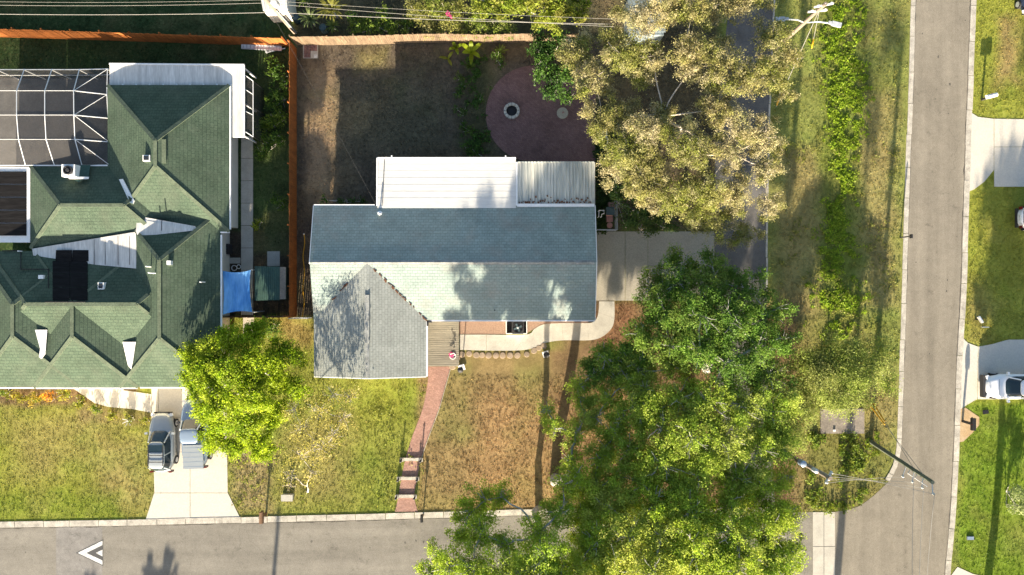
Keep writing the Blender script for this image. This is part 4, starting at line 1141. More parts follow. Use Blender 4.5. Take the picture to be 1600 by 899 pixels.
# steps on the brick path, each tread a stone beam with two short posts
for k, (x0, x1, y, w_) in enumerate(((628, 658.5, 718, 'upper'), (623.5, 653, 747.5, 'middle'), (620.5, 649, 775.5, 'lower'))):
    t = thing('path_step', '%s pale stone step with two posts across the brick path' % w_, 'step', P((x0 + x1) / 2, y))
    MB().bar(P(x0, y, .07), P(x1, y, .07), .24, .14).build('tread', M['kerb'], t)
    for x in (x0, x1):
        q = P(x, y); MB().box((q.x, q.y, .12), (.26, .26, .24)).build('post_base', M['kerb'], t)
        MB().box((q.x, q.y, .45), (.11, .11, .5)).build('post', M['trim'], t)
        MB().lathe((q.x, q.y, .7), [(.07, 0), (.1, .03), (.02, .1)], 8).build('post_cap', M['trim'], t)

def mailbox(label, p, h=1.05, rz=0., mat=None, post=None, s=1.):
    t = thing('mailbox', label, 'mailbox', (p.x, p.y, 0))
    MB().box((p.x, p.y, h / 2 - .05), (.1 * s, .1 * s, h - .1)).build('post', post or M['mailbox_post'], t)
    ca, sa = math.cos(rz), math.sin(rz); m = MB(); n = 8
    prof = [(-.1 * s, 0), (.1 * s, 0), (.1 * s, .12)] + [(.1 * s * math.cos(a), .12 + .1 * s * math.sin(a)) for a in np.linspace(0, math.pi, n)][1:-1] + [(-.1 * s, .12)]
    k = len(prof); vs = []
    for x in (-.27 * s, .27 * s):
        for (yy, zz) in prof: vs.append((p.x + x * ca - yy * sa, p.y + x * sa + yy * ca, h - .1 + zz))
    m.add(vs, [tuple(reversed(range(k))), tuple(range(k, 2 * k))] + [(i, (i + 1) % k, k + (i + 1) % k, k + i) for i in range(k)])
    m.build('box', mat or M['black'], t)
    MB().box((p.x + .11 * s * -sa, p.y + .11 * s * ca, h + .12), (.03, .03, .16)).build('flag', M['lamp_red'], t)
    MB().bar((p.x - .3 * s * ca, p.y - .3 * s * sa, h - .14), (p.x + .3 * s * ca, p.y + .3 * s * sa, h - .14), .1, .05).build('arm', post or M['mailbox_post'], t)
    return t
mailbox('brown post mailbox on the kerb left of the brick path', P(416, 802), 1.05, 1.57, M['mailbox_post'], s=1.6)
mailbox('slim dark mailbox on the kerb right of the brick path', P(661.5, 804), 1.0, 1.57)
mailbox('white mailbox on the grass above the upper right driveway', P(1534, 156), 1.1, .25, M['white'], M['trim'], 1.5)
mailbox('small white mailbox leaning beside the verge in the shade', P(1524, 499), .6, -1.0, M['white'], M['trim'])
mailbox('black mailbox on the rust-stained apron below the white car', P(1503.5, 658), 1.3, 1.57, M['black'], M['black'], 1.7)
ub = thing('utility_box', 'beige utility box on the front lawn near the street', 'utility box', P(451, 776))
p = P(451, 776); MB().box((p.x, p.y, .2), (.85, .45, .4)).build('cabinet', M['kerb'], ub); MB().box((p.x, p.y, .415), (.9, .5, .05)).build('lid', M['concrete_walk'], ub)
ws = thing('yard_sign', 'small white post sign left of the shaded drive', 'sign', P(1533, 511))
p = P(1535, 511); MB().box((p.x, p.y, .3), (.5, .05, .25)).build('panel', M['white'], ws); MB().box((p.x, p.y + .03, .15), (.05, .04, .3)).build('stake', M['trim'], ws)
dr = thing('ground_cover_plate', 'dark square ground plate in the bright right lawn', 'plate', P(1540, 644)); MB().box(P(1540, 644, .03), (.45, .3, .06), .15).build('plate', M['black'], dr)
bl = thing('water_meter', 'blue meter lid near the lower right lawn edge', 'meter', P(1516, 841)); MB().box(P(1516, 841, .05), (.5, .24, .1)).build('lid', M['silver_blue'], bl); MB().box(P(1516, 841, .02), (.56, .3, .04)).build('surround', M['slab_grey'], bl)
sp = thing('garden_ornament', 'white spiky ornament at the edge of the front planting bed', 'ornament', P(203, 657))
p = P(202, 657)
for k in range(7):
    a = k * .9; MB().tube([(p.x, p.y, .1), (p.x + .4 * math.cos(a), p.y + .4 * math.sin(a), .35)], [.04, .015], 5).build('spike', M['white'], sp)

ld = thing('ladder', 'pale aluminium ladder lying along the orange back fence', 'ladder', P(410, 75))
a = P(377, 72.5, .15); b = P(440, 76, .15)
for dy in (-.17, .17): MB().bar(a + Vector((0, dy, 0)), b + Vector((0, dy, 0)), .06, .08).build('rail', M['steel'], ld)
for k in range(11): q = a.lerp(b, (k + .5) / 11); MB().bar(q + Vector((0, -.17, 0)), q + Vector((0, .17, 0)), .05, .04).build('rung', M['steel'], ld)
MB().bar(P(377, 72.2, .12), P(440, 75.7, .12), .3, .02).build('plank', M['white_metal'], ld)
pi_ = thing('pipe_length', 'thin pale pipe lying beside the ladder near the fence corner', 'pipe', P(430, 79)); MB().tube([P(417, 82, .05), P(446, 75.5, .08)], .05, 7).build('pipe', M['steel'], pi_); MB().lathe(tuple(P(417, 82, .0)), [(.09, 0), (.09, .1), (.02, .11)], 8).build('coupling', M['white_metal'], pi_)
bs = thing('back_shed', 'white-roofed shed behind the corner utility pole at the top edge', 'shed', P(430, 0))
z = 2.1; c = [P(x, y, z) for x, y in ((411, 17), (449, 14), (446, -22), (404, -20))]
MB().prism([(p.x * .995 , p.y * .995) for p in c], 0, z - .1).build('wall', M['wall_n'], bs); MB().slab(c, .08).build('roof', M['membrane'], bs)
for k in range(6): MB().bar(c[0].lerp(c[1], (k + .5) / 6) + Vector((0, 0, .015)), c[3].lerp(c[2], (k + .5) / 6) + Vector((0, 0, .015)), .04, .03).build('roof_rib', M['white_metal'], bs)
ps_ = thing('back_shed', 'pale blue-grey roofed shed half hidden by the golden tree', 'shed', P(1010, 25))
z = 2.2; c = [P(x, y, z) for x, y in ((984, 50), (1040, 50), (1040, -10), (984, -10))]
MB().prism([(p.x * .99, p.y * .99) for p in c], 0, z - .1).build('wall', M['blue_roof'], ps_); MB().slab(c, .08).build('roof', M['blue_roof'], ps_)
for k in range(9): MB().bar(c[0].lerp(c[1], (k + .5) / 9) + Vector((0, 0, .015)), c[3].lerp(c[2], (k + .5) / 9) + Vector((0, 0, .015)), .04, .03).build('roof_rib', M['blue_roof'], ps_)
for k, (px, py) in enumerate(((466, 33), (509, 49))):
    q = P(px, py); tb = thing('rain_barrel', ['blue-grey barrel right of the corner pole foot', 'blue-grey barrel under the golden spiky palm'][k], 'barrel', q, 'barrels behind the tan fence')
    MB().lathe((q.x, q.y, 0), [(.27, 0), (.31, .3), (.31, .6), (.27, .88), (.24, .88), (.22, .84)], 16).build('body', M['bin_blue'], tb); MB().lathe((q.x, q.y, .84), [(.23, 0), (.23, .03), (.02, .05)], 14).build('lid', M['bin_blue'], tb)
gh = thing('garden_hose', 'yellow hose lying between the orange fence and the grey house', 'hose', P(471, 440))
MB().tube([P(475 - .06 * k + 1.2 * math.sin(k * .9), 366 + k * 6.8, .04) for k in range(20)], .03, 6).build('hose', M['yellow'], gh)
MB().lathe(tuple(P(475, 366, 0)), [(.06, 0), (.06, .1), (.02, .14)], 8).build('tap', M['steel'], gh)
mp_ = thing('marker_post', 'thin dark marker post on the left kerb of the side road', 'post', P(1407, 371.5))
MB().tube([P(1407, 371.5), P(1407, 371.5) + Vector((0, 0, 1.5))], .05, 8).build('post', M['trim'], mp_); q = P(1407, 371.5); MB().box((q.x + .02, q.y, 1.42), (.1, .3, .3)).build('plate', M['trim'], mp_)

# ------------------------------------------------------------------ poles and wires
def pole(label, base, top, r0=.17, r1=.12, mat=None):
    t = thing('utility_pole', label, 'utility pole', base)
    MB().tube([base, base.lerp(top, .5), top], [r0, (r0 + r1) / 2, r1], 10).build('shaft', mat or M['pole'], t)
    return t
def crossarm(t, c, d, L, n=3, mat=None):
    d = Vector(d).normalized(); ends = []
    MB().bar(c - d * L / 2, c + d * L / 2, .1, .12).build('crossarm', mat or M['steel'], t)
    for k in range(n):
        q = c + d * L * ((k + .5) / n - .5)
        MB().lathe((q.x, q.y, q.z + .06), [(.05, 0), (.09, .05), (.06, .1), (.08, .14), (.03, .22)], 8).build('insulator', M['insulator'], t)
        ends.append(q + Vector((0, 0, .26)))
    return ends
def sag_wire(label, pts, r=.02, sag=.3, mat=None):
    """a wire hung from point to point"""
    out = []
    for a, b in zip(pts, pts[1:]):
        for k in range(9):
            t = k / 9; q = Vector(a).lerp(Vector(b), t); q.z -= sag * 4 * t * (1 - t); out.append(q)
    out.append(Vector(pts[-1]))
    o = MB().tube(out, r, 5).build('overhead_wire', mat or M['wire'])
    return tag(o, label, 'wire')
# pole at the back corner
b0 = P(461, 51); t0 = P(404, -14, 9.2)
pA = pole('weathered wooden utility pole behind the fence corner', b0, t0, .17, .13)
crossarm(pA, b0.lerp(t0, .93), (1, .15, 0), 1.6, 3, M['pole'])
MB().lathe(tuple(b0.lerp(t0, .72) + Vector((.3, .1, -.4))), [(.22, 0), (.25, .05), (.25, .75), (.2, .82), (.05, .86)], 14).build('transformer', M['steel'], pA)
MB().tube([b0 + Vector((.16, -.12, .1)), b0.lerp(t0, .6) + Vector((.15, -.1, 0))], .035, 6).build('conduit', M['steel'], pA)
sag_wire('upper overhead wire crossing the back of the yards', [P(-60, 7.5, 8.2), P(412, 5, 8.2), P(960, 42, 8)], .011)
sag_wire('thick lower overhead cable crossing the back of the yards', [P(-60, 21.5, 6.9), P(430, 19.5, 6.9), P(960, 38, 6.9)], .018)
sag_wire('faint overhead wire along the top edge above the bushes', [P(-60, 2, 8.8), P(405, 0, 8.8), P(960, 30, 8.8)], .008)
sag_wire('service wire dropping from the corner pole to the grey house', [P(424, 20, 6.8), P(587.5, 320, 3.2)], .006, .35, M['wire_dark'])
# tall pole at the street corner
b0 = P(1360, 690); t0 = P(1457.5, 754, 8.4)
pB = pole('dark treated utility pole leaning over the street corner', b0, t0, .17, .13, M['pole_green'])
ax = (t0 - b0).normalized()
tips = []
for k, f in enumerate((.62, .74, .86, .985)):
    c = b0.lerp(t0, f); e = c + Vector((-.35 + .12 * k, -.75, .1))
    MB().bar(c, e, .05, .06).build('standoff_arm', M['insulator'], pB)
    MB().lathe((e.x, e.y, e.z - .05), [(.05, 0), (.09, .06), (.06, .1), (.09, .16), (.03, .24)], 8).build('insulator', M['insulator'], pB)
    tips.append(e + Vector((0, 0, .2)))
for k, f in enumerate((.7, .8, .9)):
    c = b0.lerp(t0, f); MB().tube([c + Vector((-.12, -.1, 0)), c + Vector((-.45, -.25, .3)), c + Vector((-.2, -.45, .55))], .03, 6).build('jumper', M['insulator'], pB)
for k, (p, xe) in enumerate(zip(tips[1:], (1428, 1437.5, 1447))):
    sag_wire('%s of the three wires running down over the corner road' % ['left', 'middle', 'right'][k], [p, P(xe - 2, 960, 7.6)], .02, .1)
# pole rising through the oak edge
b1 = P(1195, 691); t1 = P(1298, 748, 10.4)
pC = pole('pale utility pole top emerging from the oak foliage', b1, t1, .18, .13)
c = b1.lerp(t1, .97)
ends = crossarm(pC, c, (.5, 1, 0), .9, 4)
MB().lathe(tuple(b1.lerp(t1, .86) + Vector((-.25, .1, -.4))), [(.13, 0), (.15, .04), (.15, .5), (.11, .56), (.04, .6)], 12).build('transformer', M['steel'], pC)
q = b1.lerp(t1, .66); MB().lathe((q.x - .3, q.y + .15, q.z), [(.22, 0), (.22, .5), (.16, .55), (.04, .58)], 14).build('meter_can', M['silver_blue'], pC)
MB().tube([b1.lerp(t1, .5) + Vector((.2, 0, 0)), b1.lerp(t1, .95) + Vector((.2, 0, 0))], .05, 6).build('conduit', M['insulator'], pC)
for k in range(4): sag_wire('%s of the four wires between the corner pole and the oak pole' % ['first', 'second', 'third', 'fourth'][k], [tips[k], ends[k]], .014, .25)
# pole with two street lamps at the top of the lane
b2 = P(1212, 76); t2 = P(1290, 6, 9.0)
pD = pole('wooden pole with two street lamps at the top of the lane', b2, t2, .17, .13)
crossarm(pD, b2.lerp(t2, .97), (1, .2, 0), 1.3, 3, M['insulator']); crossarm(pD, b2.lerp(t2, .86), (1, .1, 0), 1.3, 3, M['insulator'])
m_ = b2.lerp(t2, .62)
for px, py in ((1302, 37), (1224, 30)):
    e = P(px, py, m_.z + .9)
    MB().tube([m_, m_.lerp(e, .4) + Vector((0, 0, .25)), e], .05, 8).build('lamp_arm', M['steel'], pD)
    d = (e - m_); d.z = 0; d.normalize()
    h = MB(); h.bar(e - d * .1, e + d * .55, .3, .16); h.bar(e - d * .35, e - d * .1, .18, .12); hd_ = h.build('lamp_head', M['steel'], pD)
    MB().bar(e + d * .1 - Vector((0, 0, .1)), e + d * .5 - Vector((0, 0, .1)), .22, .05).build('lens', M['lamp_clear'], hd_)
for k, (bx, by) in enumerate(((1268, 77), (1212, 168))):
    q = P(bx, by); g = thing('guy_wire', ['guy wire with yellow guard near the double street lamp', 'guy wire with yellow guard at the edge of the pale-leaved tree'][k], 'guy wire', q)
    top = b2.lerp(t2, .9)
    MB().tube([q, top], .02, 5).build('cable', M['wire'], g)
    MB().tube([q.lerp(top, .03), q.lerp(top, .28)], .05, 8).build('guard', M['yellow'], g)
for k, ((x0, y0), f) in enumerate((((1359, 633), .9), ((1364, 629), .75))):
    q = P(x0, y0); top = b0.lerp(t0, f); g = thing('guy_wire', ['left of the two yellow guarded guy wires by the culvert', 'right of the two yellow guarded guy wires by the culvert'][k], 'guy wire', q)
    MB().tube([q, top], .018, 5).build('cable', M['wire'], g); MB().tube([q.lerp(top, .02), q.lerp(top, .3)], .05, 8).build('guard', M['yellow'], g)

# ------------------------------------------------------------------ vehicles
def contour(xf, xr, hw, n=44, p=4.2, taper=0.):
    c = (xf + xr) / 2; a = (xf - xr) / 2; out = []
    for i in range(n):
        t = 2 * math.pi * i / n; ct, st = math.cos(t), math.sin(t)
        x = a * math.copysign(abs(ct) ** (2 / p), ct); y = hw * math.copysign(abs(st) ** (2 / p), st)
        y *= 1 - taper * max(0, abs(x) / a - .55)
        out.append((c + x, y))
    return out
def loft(levels, n=44, top=True):
    m = MB(); vs = []; fs = []
    for (z, pts) in levels: vs += [(x, y, z) for x, y in pts]
    for l in range(len(levels) - 1):
        for i in range(n): fs.append((l * n + i, l * n + (i + 1) % n, (l + 1) * n + (i + 1) % n, (l + 1) * n + i))
    if top: fs.append(tuple(range((len(levels) - 1) * n, len(levels) * n)))
    m.add(vs, fs); return m
def vehicle(name, label, cat, loc, rz, L, W, paint, kind='suv'):
    t = thing(name, label, cat, loc, None, rz)
    f, r, w = L / 2, -L / 2, W / 2
    suv = kind != 'pickup'
    zb = 1.02 if suv else 1.12; zr = 1.66 if suv else 1.82
    lv = [(.24, contour(f - .2, r + .15, w - .12, taper=.3)), (.42, contour(f - .02, r + .02, w - .02, taper=.3)), (.68, contour(f, r, w, taper=.28)), (zb - .12, contour(f - .08, r + .03, w - .02, taper=.28)), (zb - .02, contour(f - .25, r + .08, w - .1, taper=.3)), (zb + .03, contour(f - .5, r + .2, w - .25, taper=.3))]
    body = loft(lv).build('body', paint, t, smooth=True, local=True)
    cf, cr_ = (f - 1.25, r + .12) if suv else (f - 1.45, f - 3.35)
    tf, tr = (f - 2.05, r + .5) if suv else (f - 2.1, f - 3.2)
    lo = contour(cf, cr_, w - .13, p=5, taper=.2); hi = contour(tf, tr, w - .30, p=5, taper=.15)
    n = 44; groups = {'windshield': [], 'rear_window': [], 'side_window': [], 'side_window_b': []}
    for i in range(n):
        j = (i + 1) % n; mx = (lo[i][0] + lo[j][0]) / 2; my = (lo[i][1] + lo[j][1]) / 2
        dx = lo[j][0] - lo[i][0]; dy = lo[j][1] - lo[i][1]
        if abs(dy) > abs(dx): k = 'windshield' if mx > (cf + cr_) / 2 else 'rear_window'
        else: k = 'side_window' if my > 0 else 'side_window_b'
        groups[k].append((i, j))
    for k, g in groups.items():
        m = MB()
        for i, j in g: m.add([(lo[i][0], lo[i][1], zb - .02), (lo[j][0], lo[j][1], zb - .02), (hi[j][0], hi[j][1], zr - .05), (hi[i][0], hi[i][1], zr - .05)], [(0, 1, 2, 3)])
        m.build(k.replace('_b', ''), M['car_glass'], t, smooth=True, local=True)
    roof = loft([(zr - .06, [(x * 1.0, y) for x, y in hi]), (zr - .02, contour(tf + .02, tr - .02, w - .29, p=5, taper=.15)), (zr + .02, contour(tf - .1, tr + .08, w - .36, p=5, taper=.15)), (zr + .04, contour(tf - .3, tr + .3, w - .55, p=4))]).build('roof_panel', paint, t, smooth=True, local=True)
    for s in (-1, 1):
        for (xa, ya, xb, yb) in ((cf - .12, w - .17, tf - .05, w - .33), (cr_ + .1, w - .18, tr + .06, w - .33)) + (((cf + cr_) / 2 - .1, w - .125, (tf + tr) / 2, w - .29),):
            MB().bar((xa, s * ya, zb - .02), (xb, s * yb, zr - .03), .09, .05).build('pillar', paint, t, local=True)
        MB().box((cf - .25, s * (w + .1), zb + .06), (.16, .22, .14), s * .2).build('mirror', paint if suv else M['trim'], t, local=True)
        for x in (f - .85, r + .85):
            wh = MB().tube([(x, s * (w - .22), .33), (x, s * (w + .01), .33)], .33, 20).build('wheel', M['tyre'], t, local=True)
            MB().lathe((0, 0, 0), [(.01, 0), (.2, 0)], 4)
            MB().tube([(x, s * (w - .02), .33), (x, s * (w + .02), .33)], .2, 14).build('rim', M['steel'], wh, local=True)
        MB().box((f - .16, s * (w - .28), .74), (.22, .36, .14), -s * .3).build('headlight', M['lamp_clear'], t, local=True)
        MB().box((r + .06, s * (w - .2), .86), (.1, .22, .26)).build('taillight', M['lamp_red'], t, local=True)
    MB().box((f - .05, 0, .55), (.16, W * .72, .28)).build('grille', M['trim'], t, local=True)
    MB().box((r + .02, 0, .46), (.14, W * .8, .2)).build('rear_bumper', M['trim'], t, local=True)
    return t, (f, r, w, zb, zr, tf, tr)
lo_ = P(261, 687)
t, (f, r, w, zb, zr, tf, tr) = vehicle('parked_car', 'silver estate car with sunroof and roof rails on the pale driveway', 'car', (lo_.x, lo_.y - .05, .03), math.pi / 2, 4.55, 1.86, M['silver'])
MB().box((tf - .5, 0, zr + .035), (.55, 1.0, .03)).build('sunroof', M['car_glass'], t, local=True)
for s in (-1, 1): MB().bar((tf - .2, s * .56, zr + .07), (tr + .2, s * .56, zr + .07), .05, .05).build('roof_rail', M['trim'], t, local=True)
for x in (tf - 1.0, tr + .5): MB().bar((x, -.56, zr + .1), (x, .56, zr + .1), .05, .04).build('cross_bar', M['trim'], t, local=True)
lo_ = P(312, 674)
t, (f, r, w, zb, zr, tf, tr) = vehicle('pickup_truck', 'blue-grey pickup truck with covered bed half under the bright green tree', 'truck', (lo_.x, lo_.y, .03), math.pi / 2 + .03, 5.3, 1.95, M['silver_blue'], 'pickup')
MB().box(((f - 3.4 + r) / 2, 0, zb + .06), (f - 3.4 - r - .1, w * 2 - .42, .1)).build('bed_cover', M['silver'], t, local=True)
for k in range(5):
    x = r + .2 + k * .36; MB().bar((x, -w + .14, zb + .11), (x, w - .14, zb + .11), .02, .01).build('cover_rib', M['silver_blue'], t, local=True)
MB().box((r + .04, 0, .8), (.1, w * 2 - .5, .5)).build('tailgate', M['silver_blue'], t, local=True)
lo_ = P(1575, 602)
t, (f, r, w, zb, zr, tf, tr) = vehicle('parked_car', 'white car with black front bumper on the lower right driveway', 'car', (lo_.x + .1, lo_.y, .03), math.pi, 4.75, 1.92, M['car_white'])
MB().box((f + .02, 0, .5), (.26, 1.7, .42)).build('front_bumper', M['trim'], t, local=True)
MB().box((f - .85, 0, zb + .02), (.02, 1.2, .03)).build('bonnet_seam', M['trim'], t, local=True)
for k in range(2): MB().bar((tf - .2, (-1) ** k * .55, zr + .06), (tr + .2, (-1) ** k * .55, zr + .06), .04, .04).build('roof_rail', M['steel'], t, local=True)
lo_ = P(1627, 342)
t, (f, r, w, zb, zr, tf, tr) = vehicle('parked_car', 'white car cut by the right edge beside the upper driveway', 'car', (lo_.x, lo_.y, .02), 0., 4.6, 1.85, M['car_white'])
MB().box((r + .02, 0, .8), (.08, .5, .14)).build('number_plate', M['paint'], t, local=True)
lo_ = P(1603, -18)
vehicle('parked_car', 'dark navy car in the top right corner', 'car', (lo_.x, lo_.y, .02), -math.pi / 2, 4.5, 1.82, M['car_navy'])

# ------------------------------------------------------------------ vegetation
GAIN = 1.5
def leaf_cloud(clumps, per, size, palette, sigma=.16, ntw=26, aspect=.5, up=.2, hang=.35, gen=None):
    """arrays of leaf quads: every clump is a set of twigs spread through an ellipsoid, every twig a tuft of leaves"""
    g = gen or rng
    Vs, Ts = [], []
    pal = np.array(palette)
    for (x, y, z, rx, ry, rz) in clumps:
        n = int(per * (rx * ry) * (0.85 + .3 * g.random()))
        if n < 8: n = 8
        k = max(3, n // ntw)
        d = g.normal(size=(k, 3)); d /= np.linalg.norm(d, axis=1)[:, None]
        d[:, 2] = np.where(d[:, 2] < -.3, -d[:, 2] * hang, d[:, 2])
        rad = g.random(k) ** .38 * (1 + g.normal(0, .16, k))
        tw = np.array((x, y, z)) + d * rad[:, None] * np.array((rx, ry, rz))
        wgt = g.random(k) ** 1.3 + .25; wgt /= wgt.sum()
        ti = g.choice(k, n, p=wgt)
        c = tw[ti] + g.normal(0, sigma, (n, 3)) * np.array((1, 1, .7))
        nrm = d[ti] * .7 + g.normal(0, .75, (n, 3)); nrm[:, 2] += up; nrm /= np.linalg.norm(nrm, axis=1)[:, None]
        t = g.normal(size=(n, 3)) + d[ti] * .5; t -= nrm * (t * nrm).sum(1)[:, None]; t /= np.linalg.norm(t, axis=1)[:, None]
        b = np.cross(nrm, t)
        L = (size * g.uniform(.65, 1.35, n))[:, None]; W = L * aspect
        q = np.stack([c - t * L * .5, c + b * W * .5 - t * L * .06, c + t * L * .5, c - b * W * .5 - t * L * .06], 1)
        Vs.append(q.reshape(-1, 3))
        cc = pal[g.integers(len(pal))]
        ct = (pal[g.choice(len(pal), k)] * .5 + cc * .5)[ti] * g.uniform(.72, 1.3, (n, 1))
        Ts.append(np.repeat(ct, 4, 0))
    V = np.concatenate(Vs); V[:, 2] = np.maximum(V[:, 2], .01)
    return V, np.clip(np.concatenate(Ts) * GAIN, 0, .9)

def foliage(name, clumps, parent, **kw):
    V, T = leaf_cloud(clumps, **kw)
    return np_mesh(name, V, np.arange(len(V)).reshape(-1, 4), M['leaf'], parent, T, base_of(parent) if parent else None)

def clumps_px(lst, flat=.62):
    out = []
    for c in lst:
        px, py, r, z = c[:4]
        p = P(px, py, z); rr = r / S * (H - z) / H
        out.append((p.x, p.y, z, rr * random.uniform(.92, 1.12), rr * random.uniform(.92, 1.12), rr * flat))
    return out

def bend(a, b, k, up=.15):
    a = Vector(a); b = Vector(b); L = (b - a).length; out = []
    off = Vector((random.uniform(-1, 1), random.uniform(-1, 1), up * 3)) * L * .1
    w2 = Vector((random.uniform(-1, 1), random.uniform(-1, 1), random.uniform(-.5, .5))) * L * .05
    for i in range(k + 1):
        t = i / k; out.append(a.lerp(b, t) + off * 4 * t * (1 - t) + w2 * math.sin(t * 9.))
    return out

def limbs(t, base, fork, clumps, r0, bark, twigs=6, reach=1.05, rmin=.03, lift=-.25):
    tr = MB(); tr.tube(bend(base, fork, 5, 0), [r0 * 1.25, r0 * 1.05, r0, r0 * .92, r0 * .8, r0 * .62], 10)
    tr.build('trunk', bark, t, smooth=True)
    lm = MB(); nodes = [(Vector(fork), r0 * .62)]
    for c in sorted(clumps, key=lambda c: (Vector(c[:3]) - Vector(fork)).length):
        p = Vector(c[:3]) + Vector((0, 0, c[5] * lift))
        best = min(nodes, key=lambda n: (n[0] - p).length * (1 if n[1] > .05 else 1.4))
        ra = best[1]; rb = max(rmin, ra * .55)
        pts = bend(best[0], p, 5)
        lm.tube(pts, [ra + (rb - ra) * i / 5 for i in range(6)], 7, cap=False)
        nodes.append((p, rb))
        for _ in range(twigs):
            d = Vector((random.gauss(0, 1), random.gauss(0, 1), random.gauss(.55, .6))).normalized()
            e = p + Vector((d.x * c[3], d.y * c[4], d.z * c[5])) * random.uniform(.7, reach)
            bp = bend(p, e, 4)
            lm.tube(bp, [rmin, rmin * .8, rmin * .6, rmin * .45, rmin * .25], 5, cap=False)
            s = bp[2]; e2 = s + (e - s).lerp(Vector((random.gauss(0, .5), random.gauss(0, .5), .2)), .5) * .8
            lm.tube([s, e2], [rmin * .5, rmin * .2], 4, cap=False)
    lm.build('limbs', bark, t, smooth=True)

def tree(name, label, cat, base, fork, lst, r0, bark, flat=.62, twigs=6, reach=1.12, rmin=.03, group=None, shrink=1., lift=-.25, gain=1., **kw):
    b = P(*base); f = P(fork[0], fork[1], fork[2])
    t = thing(name, label, cat, b, group)
    cl = [(a, b_, c, d * shrink, e * shrink, f_ * shrink) for a, b_, c, d, e, f_ in clumps_px(lst, flat)]
    limbs(t, b - Vector((0, 0, .1)), f, cl, r0, bark, twigs, reach, rmin, lift)
    sat = []
    for c in cl:
        for _ in range(SAT):
            a = random.random() * 6.283; q = random.uniform(.85, 1.3); s_ = random.uniform(.22, .45)
            sat.append((c[0] + c[3] * q * math.cos(a), c[1] + c[4] * q * math.sin(a), c[2] + c[5] * random.uniform(-.6, .5), c[3] * s_, c[4] * s_, c[5] * s_))
    kw['palette'] = [tuple(q * gain for q in c) for c in kw['palette']]
    foliage('crown', cl + sat, t, **kw)
    return t
SAT = 4

OAK = [(.135, .18, .022), (.165, .205, .028), (.095, .145, .02), (.195, .215, .05), (.14, .185, .022)]
OAK_DARK = [(.075, .14, .02), (.10, .165, .024), (.06, .115, .018), (.14, .18, .035)]
OAK_YEL = [(.17, .225, .022), (.21, .255, .03), (.125, .185, .02), (.24, .25, .055)]
kw = dict(per=2500, size=.135, sigma=.16, ntw=34, shrink=.95, lift=.25, rmin=.04)
tree('oak_tree', 'dark green oak crown beside the concrete driveway', 'tree', (1105, 575), (1100, 530, 4.5),
     [(1020, 450, 30, 5.6), (1060, 440, 32, 6.4), (1110, 438, 34, 7), (1160, 450, 36, 7), (1198, 490, 34, 6.5), (1040, 492, 34, 6.6), (1092, 490, 40, 8), (1142, 500, 40, 8.2), (1182, 540, 38, 7.4), (1002, 522, 28, 5.6), (1045, 540, 34, 7), (1092, 550, 36, 8), (1132, 568, 36, 8), (1000, 565, 28, 5.4), (946, 560, 26, 5), (925, 588, 22, 4.8), (962, 590, 22, 5), (1198, 585, 34, 6.6), (1220, 530, 22, 6)],
     .38, M['bark'], palette=OAK_DARK, gain=1.3, **kw)
tree('oak_tree', 'spreading oak with bare grey limbs in the middle of the grove', 'tree', (868, 748), (905, 742, 4.2),
     [(1060, 622, 36, 7.4), (1110, 630, 38, 8), (1156, 632, 36, 7.5), (1202, 642, 34, 6.8), (930, 652, 22, 5), (1000, 640, 26, 6.4), (1034, 668, 32, 7.4), (1082, 682, 38, 8.4), (1132, 690, 38, 8), (1182, 702, 36, 7.4), (1220, 690, 26, 6.4), (985, 700, 26, 6.4), (935, 716, 22, 6), (898, 680, 18, 5), (866, 668, 13, 4.5), (855, 640, 12, 4.2), (1030, 722, 34, 7.8), (1090, 742, 36, 8), (905, 620, 16, 4.6), (960, 562, 24, 5), (985, 600, 26, 5.4), (950, 622, 20, 5), (1010, 608, 28, 6), (960, 676, 22, 5.6), (962, 742, 28, 6.4), (1002, 756, 30, 7), (928, 764, 26, 6.2), (890, 722, 16, 5.2), (1150, 745, 30, 7.4), (1050, 570, 26, 6.4), (1000, 720, 24, 4.4), (1060, 730, 26, 4.4), (1110, 710, 26, 4.2), (915, 650, 18, 5), (945, 698, 20, 5.4), (975, 655, 22, 5.8), (905, 600, 14, 4.6), (980, 556, 24, 5.2), (900, 764, 16, 5.6), (1000, 580, 24, 5.6), (1020, 640, 26, 6.8)],
     .36, M['bark'], palette=OAK, gain=1.6, **kw)
tree('oak_tree', 'oak branch group reaching left over the street edge', 'tree', (843, 795), (838, 812, 4.6),
     [(760, 780, 24, 6.7), (735, 802, 24, 6.9), (722, 838, 20, 7.1), (752, 832, 28, 7.9), (700, 882, 30, 7.9), (742, 885, 34, 8.4), (795, 850, 22, 8.1), (800, 890, 36, 8.9), (842, 832, 24, 8.3), (852, 870, 34, 9.3), (880, 758, 20, 7.7), (902, 744, 20, 7.3), (872, 802, 22, 8.1), (672, 892, 16, 7.3), (720, 925, 36, 7.2), (790, 935, 40, 8.0), (786, 776, 14, 6.7), (668, 938, 12, 9.4), (700, 946, 14, 9.8), (728, 940, 10, 9.4), (752, 952, 14, 10), (782, 944, 11, 9.7), (806, 956, 13, 10.2), (832, 946, 12, 10), (858, 956, 13, 10.2), (886, 948, 11, 10)],
     .24, M['bark'], palette=OAK_YEL[:3] + OAK[:2], gain=1.5, **kw)
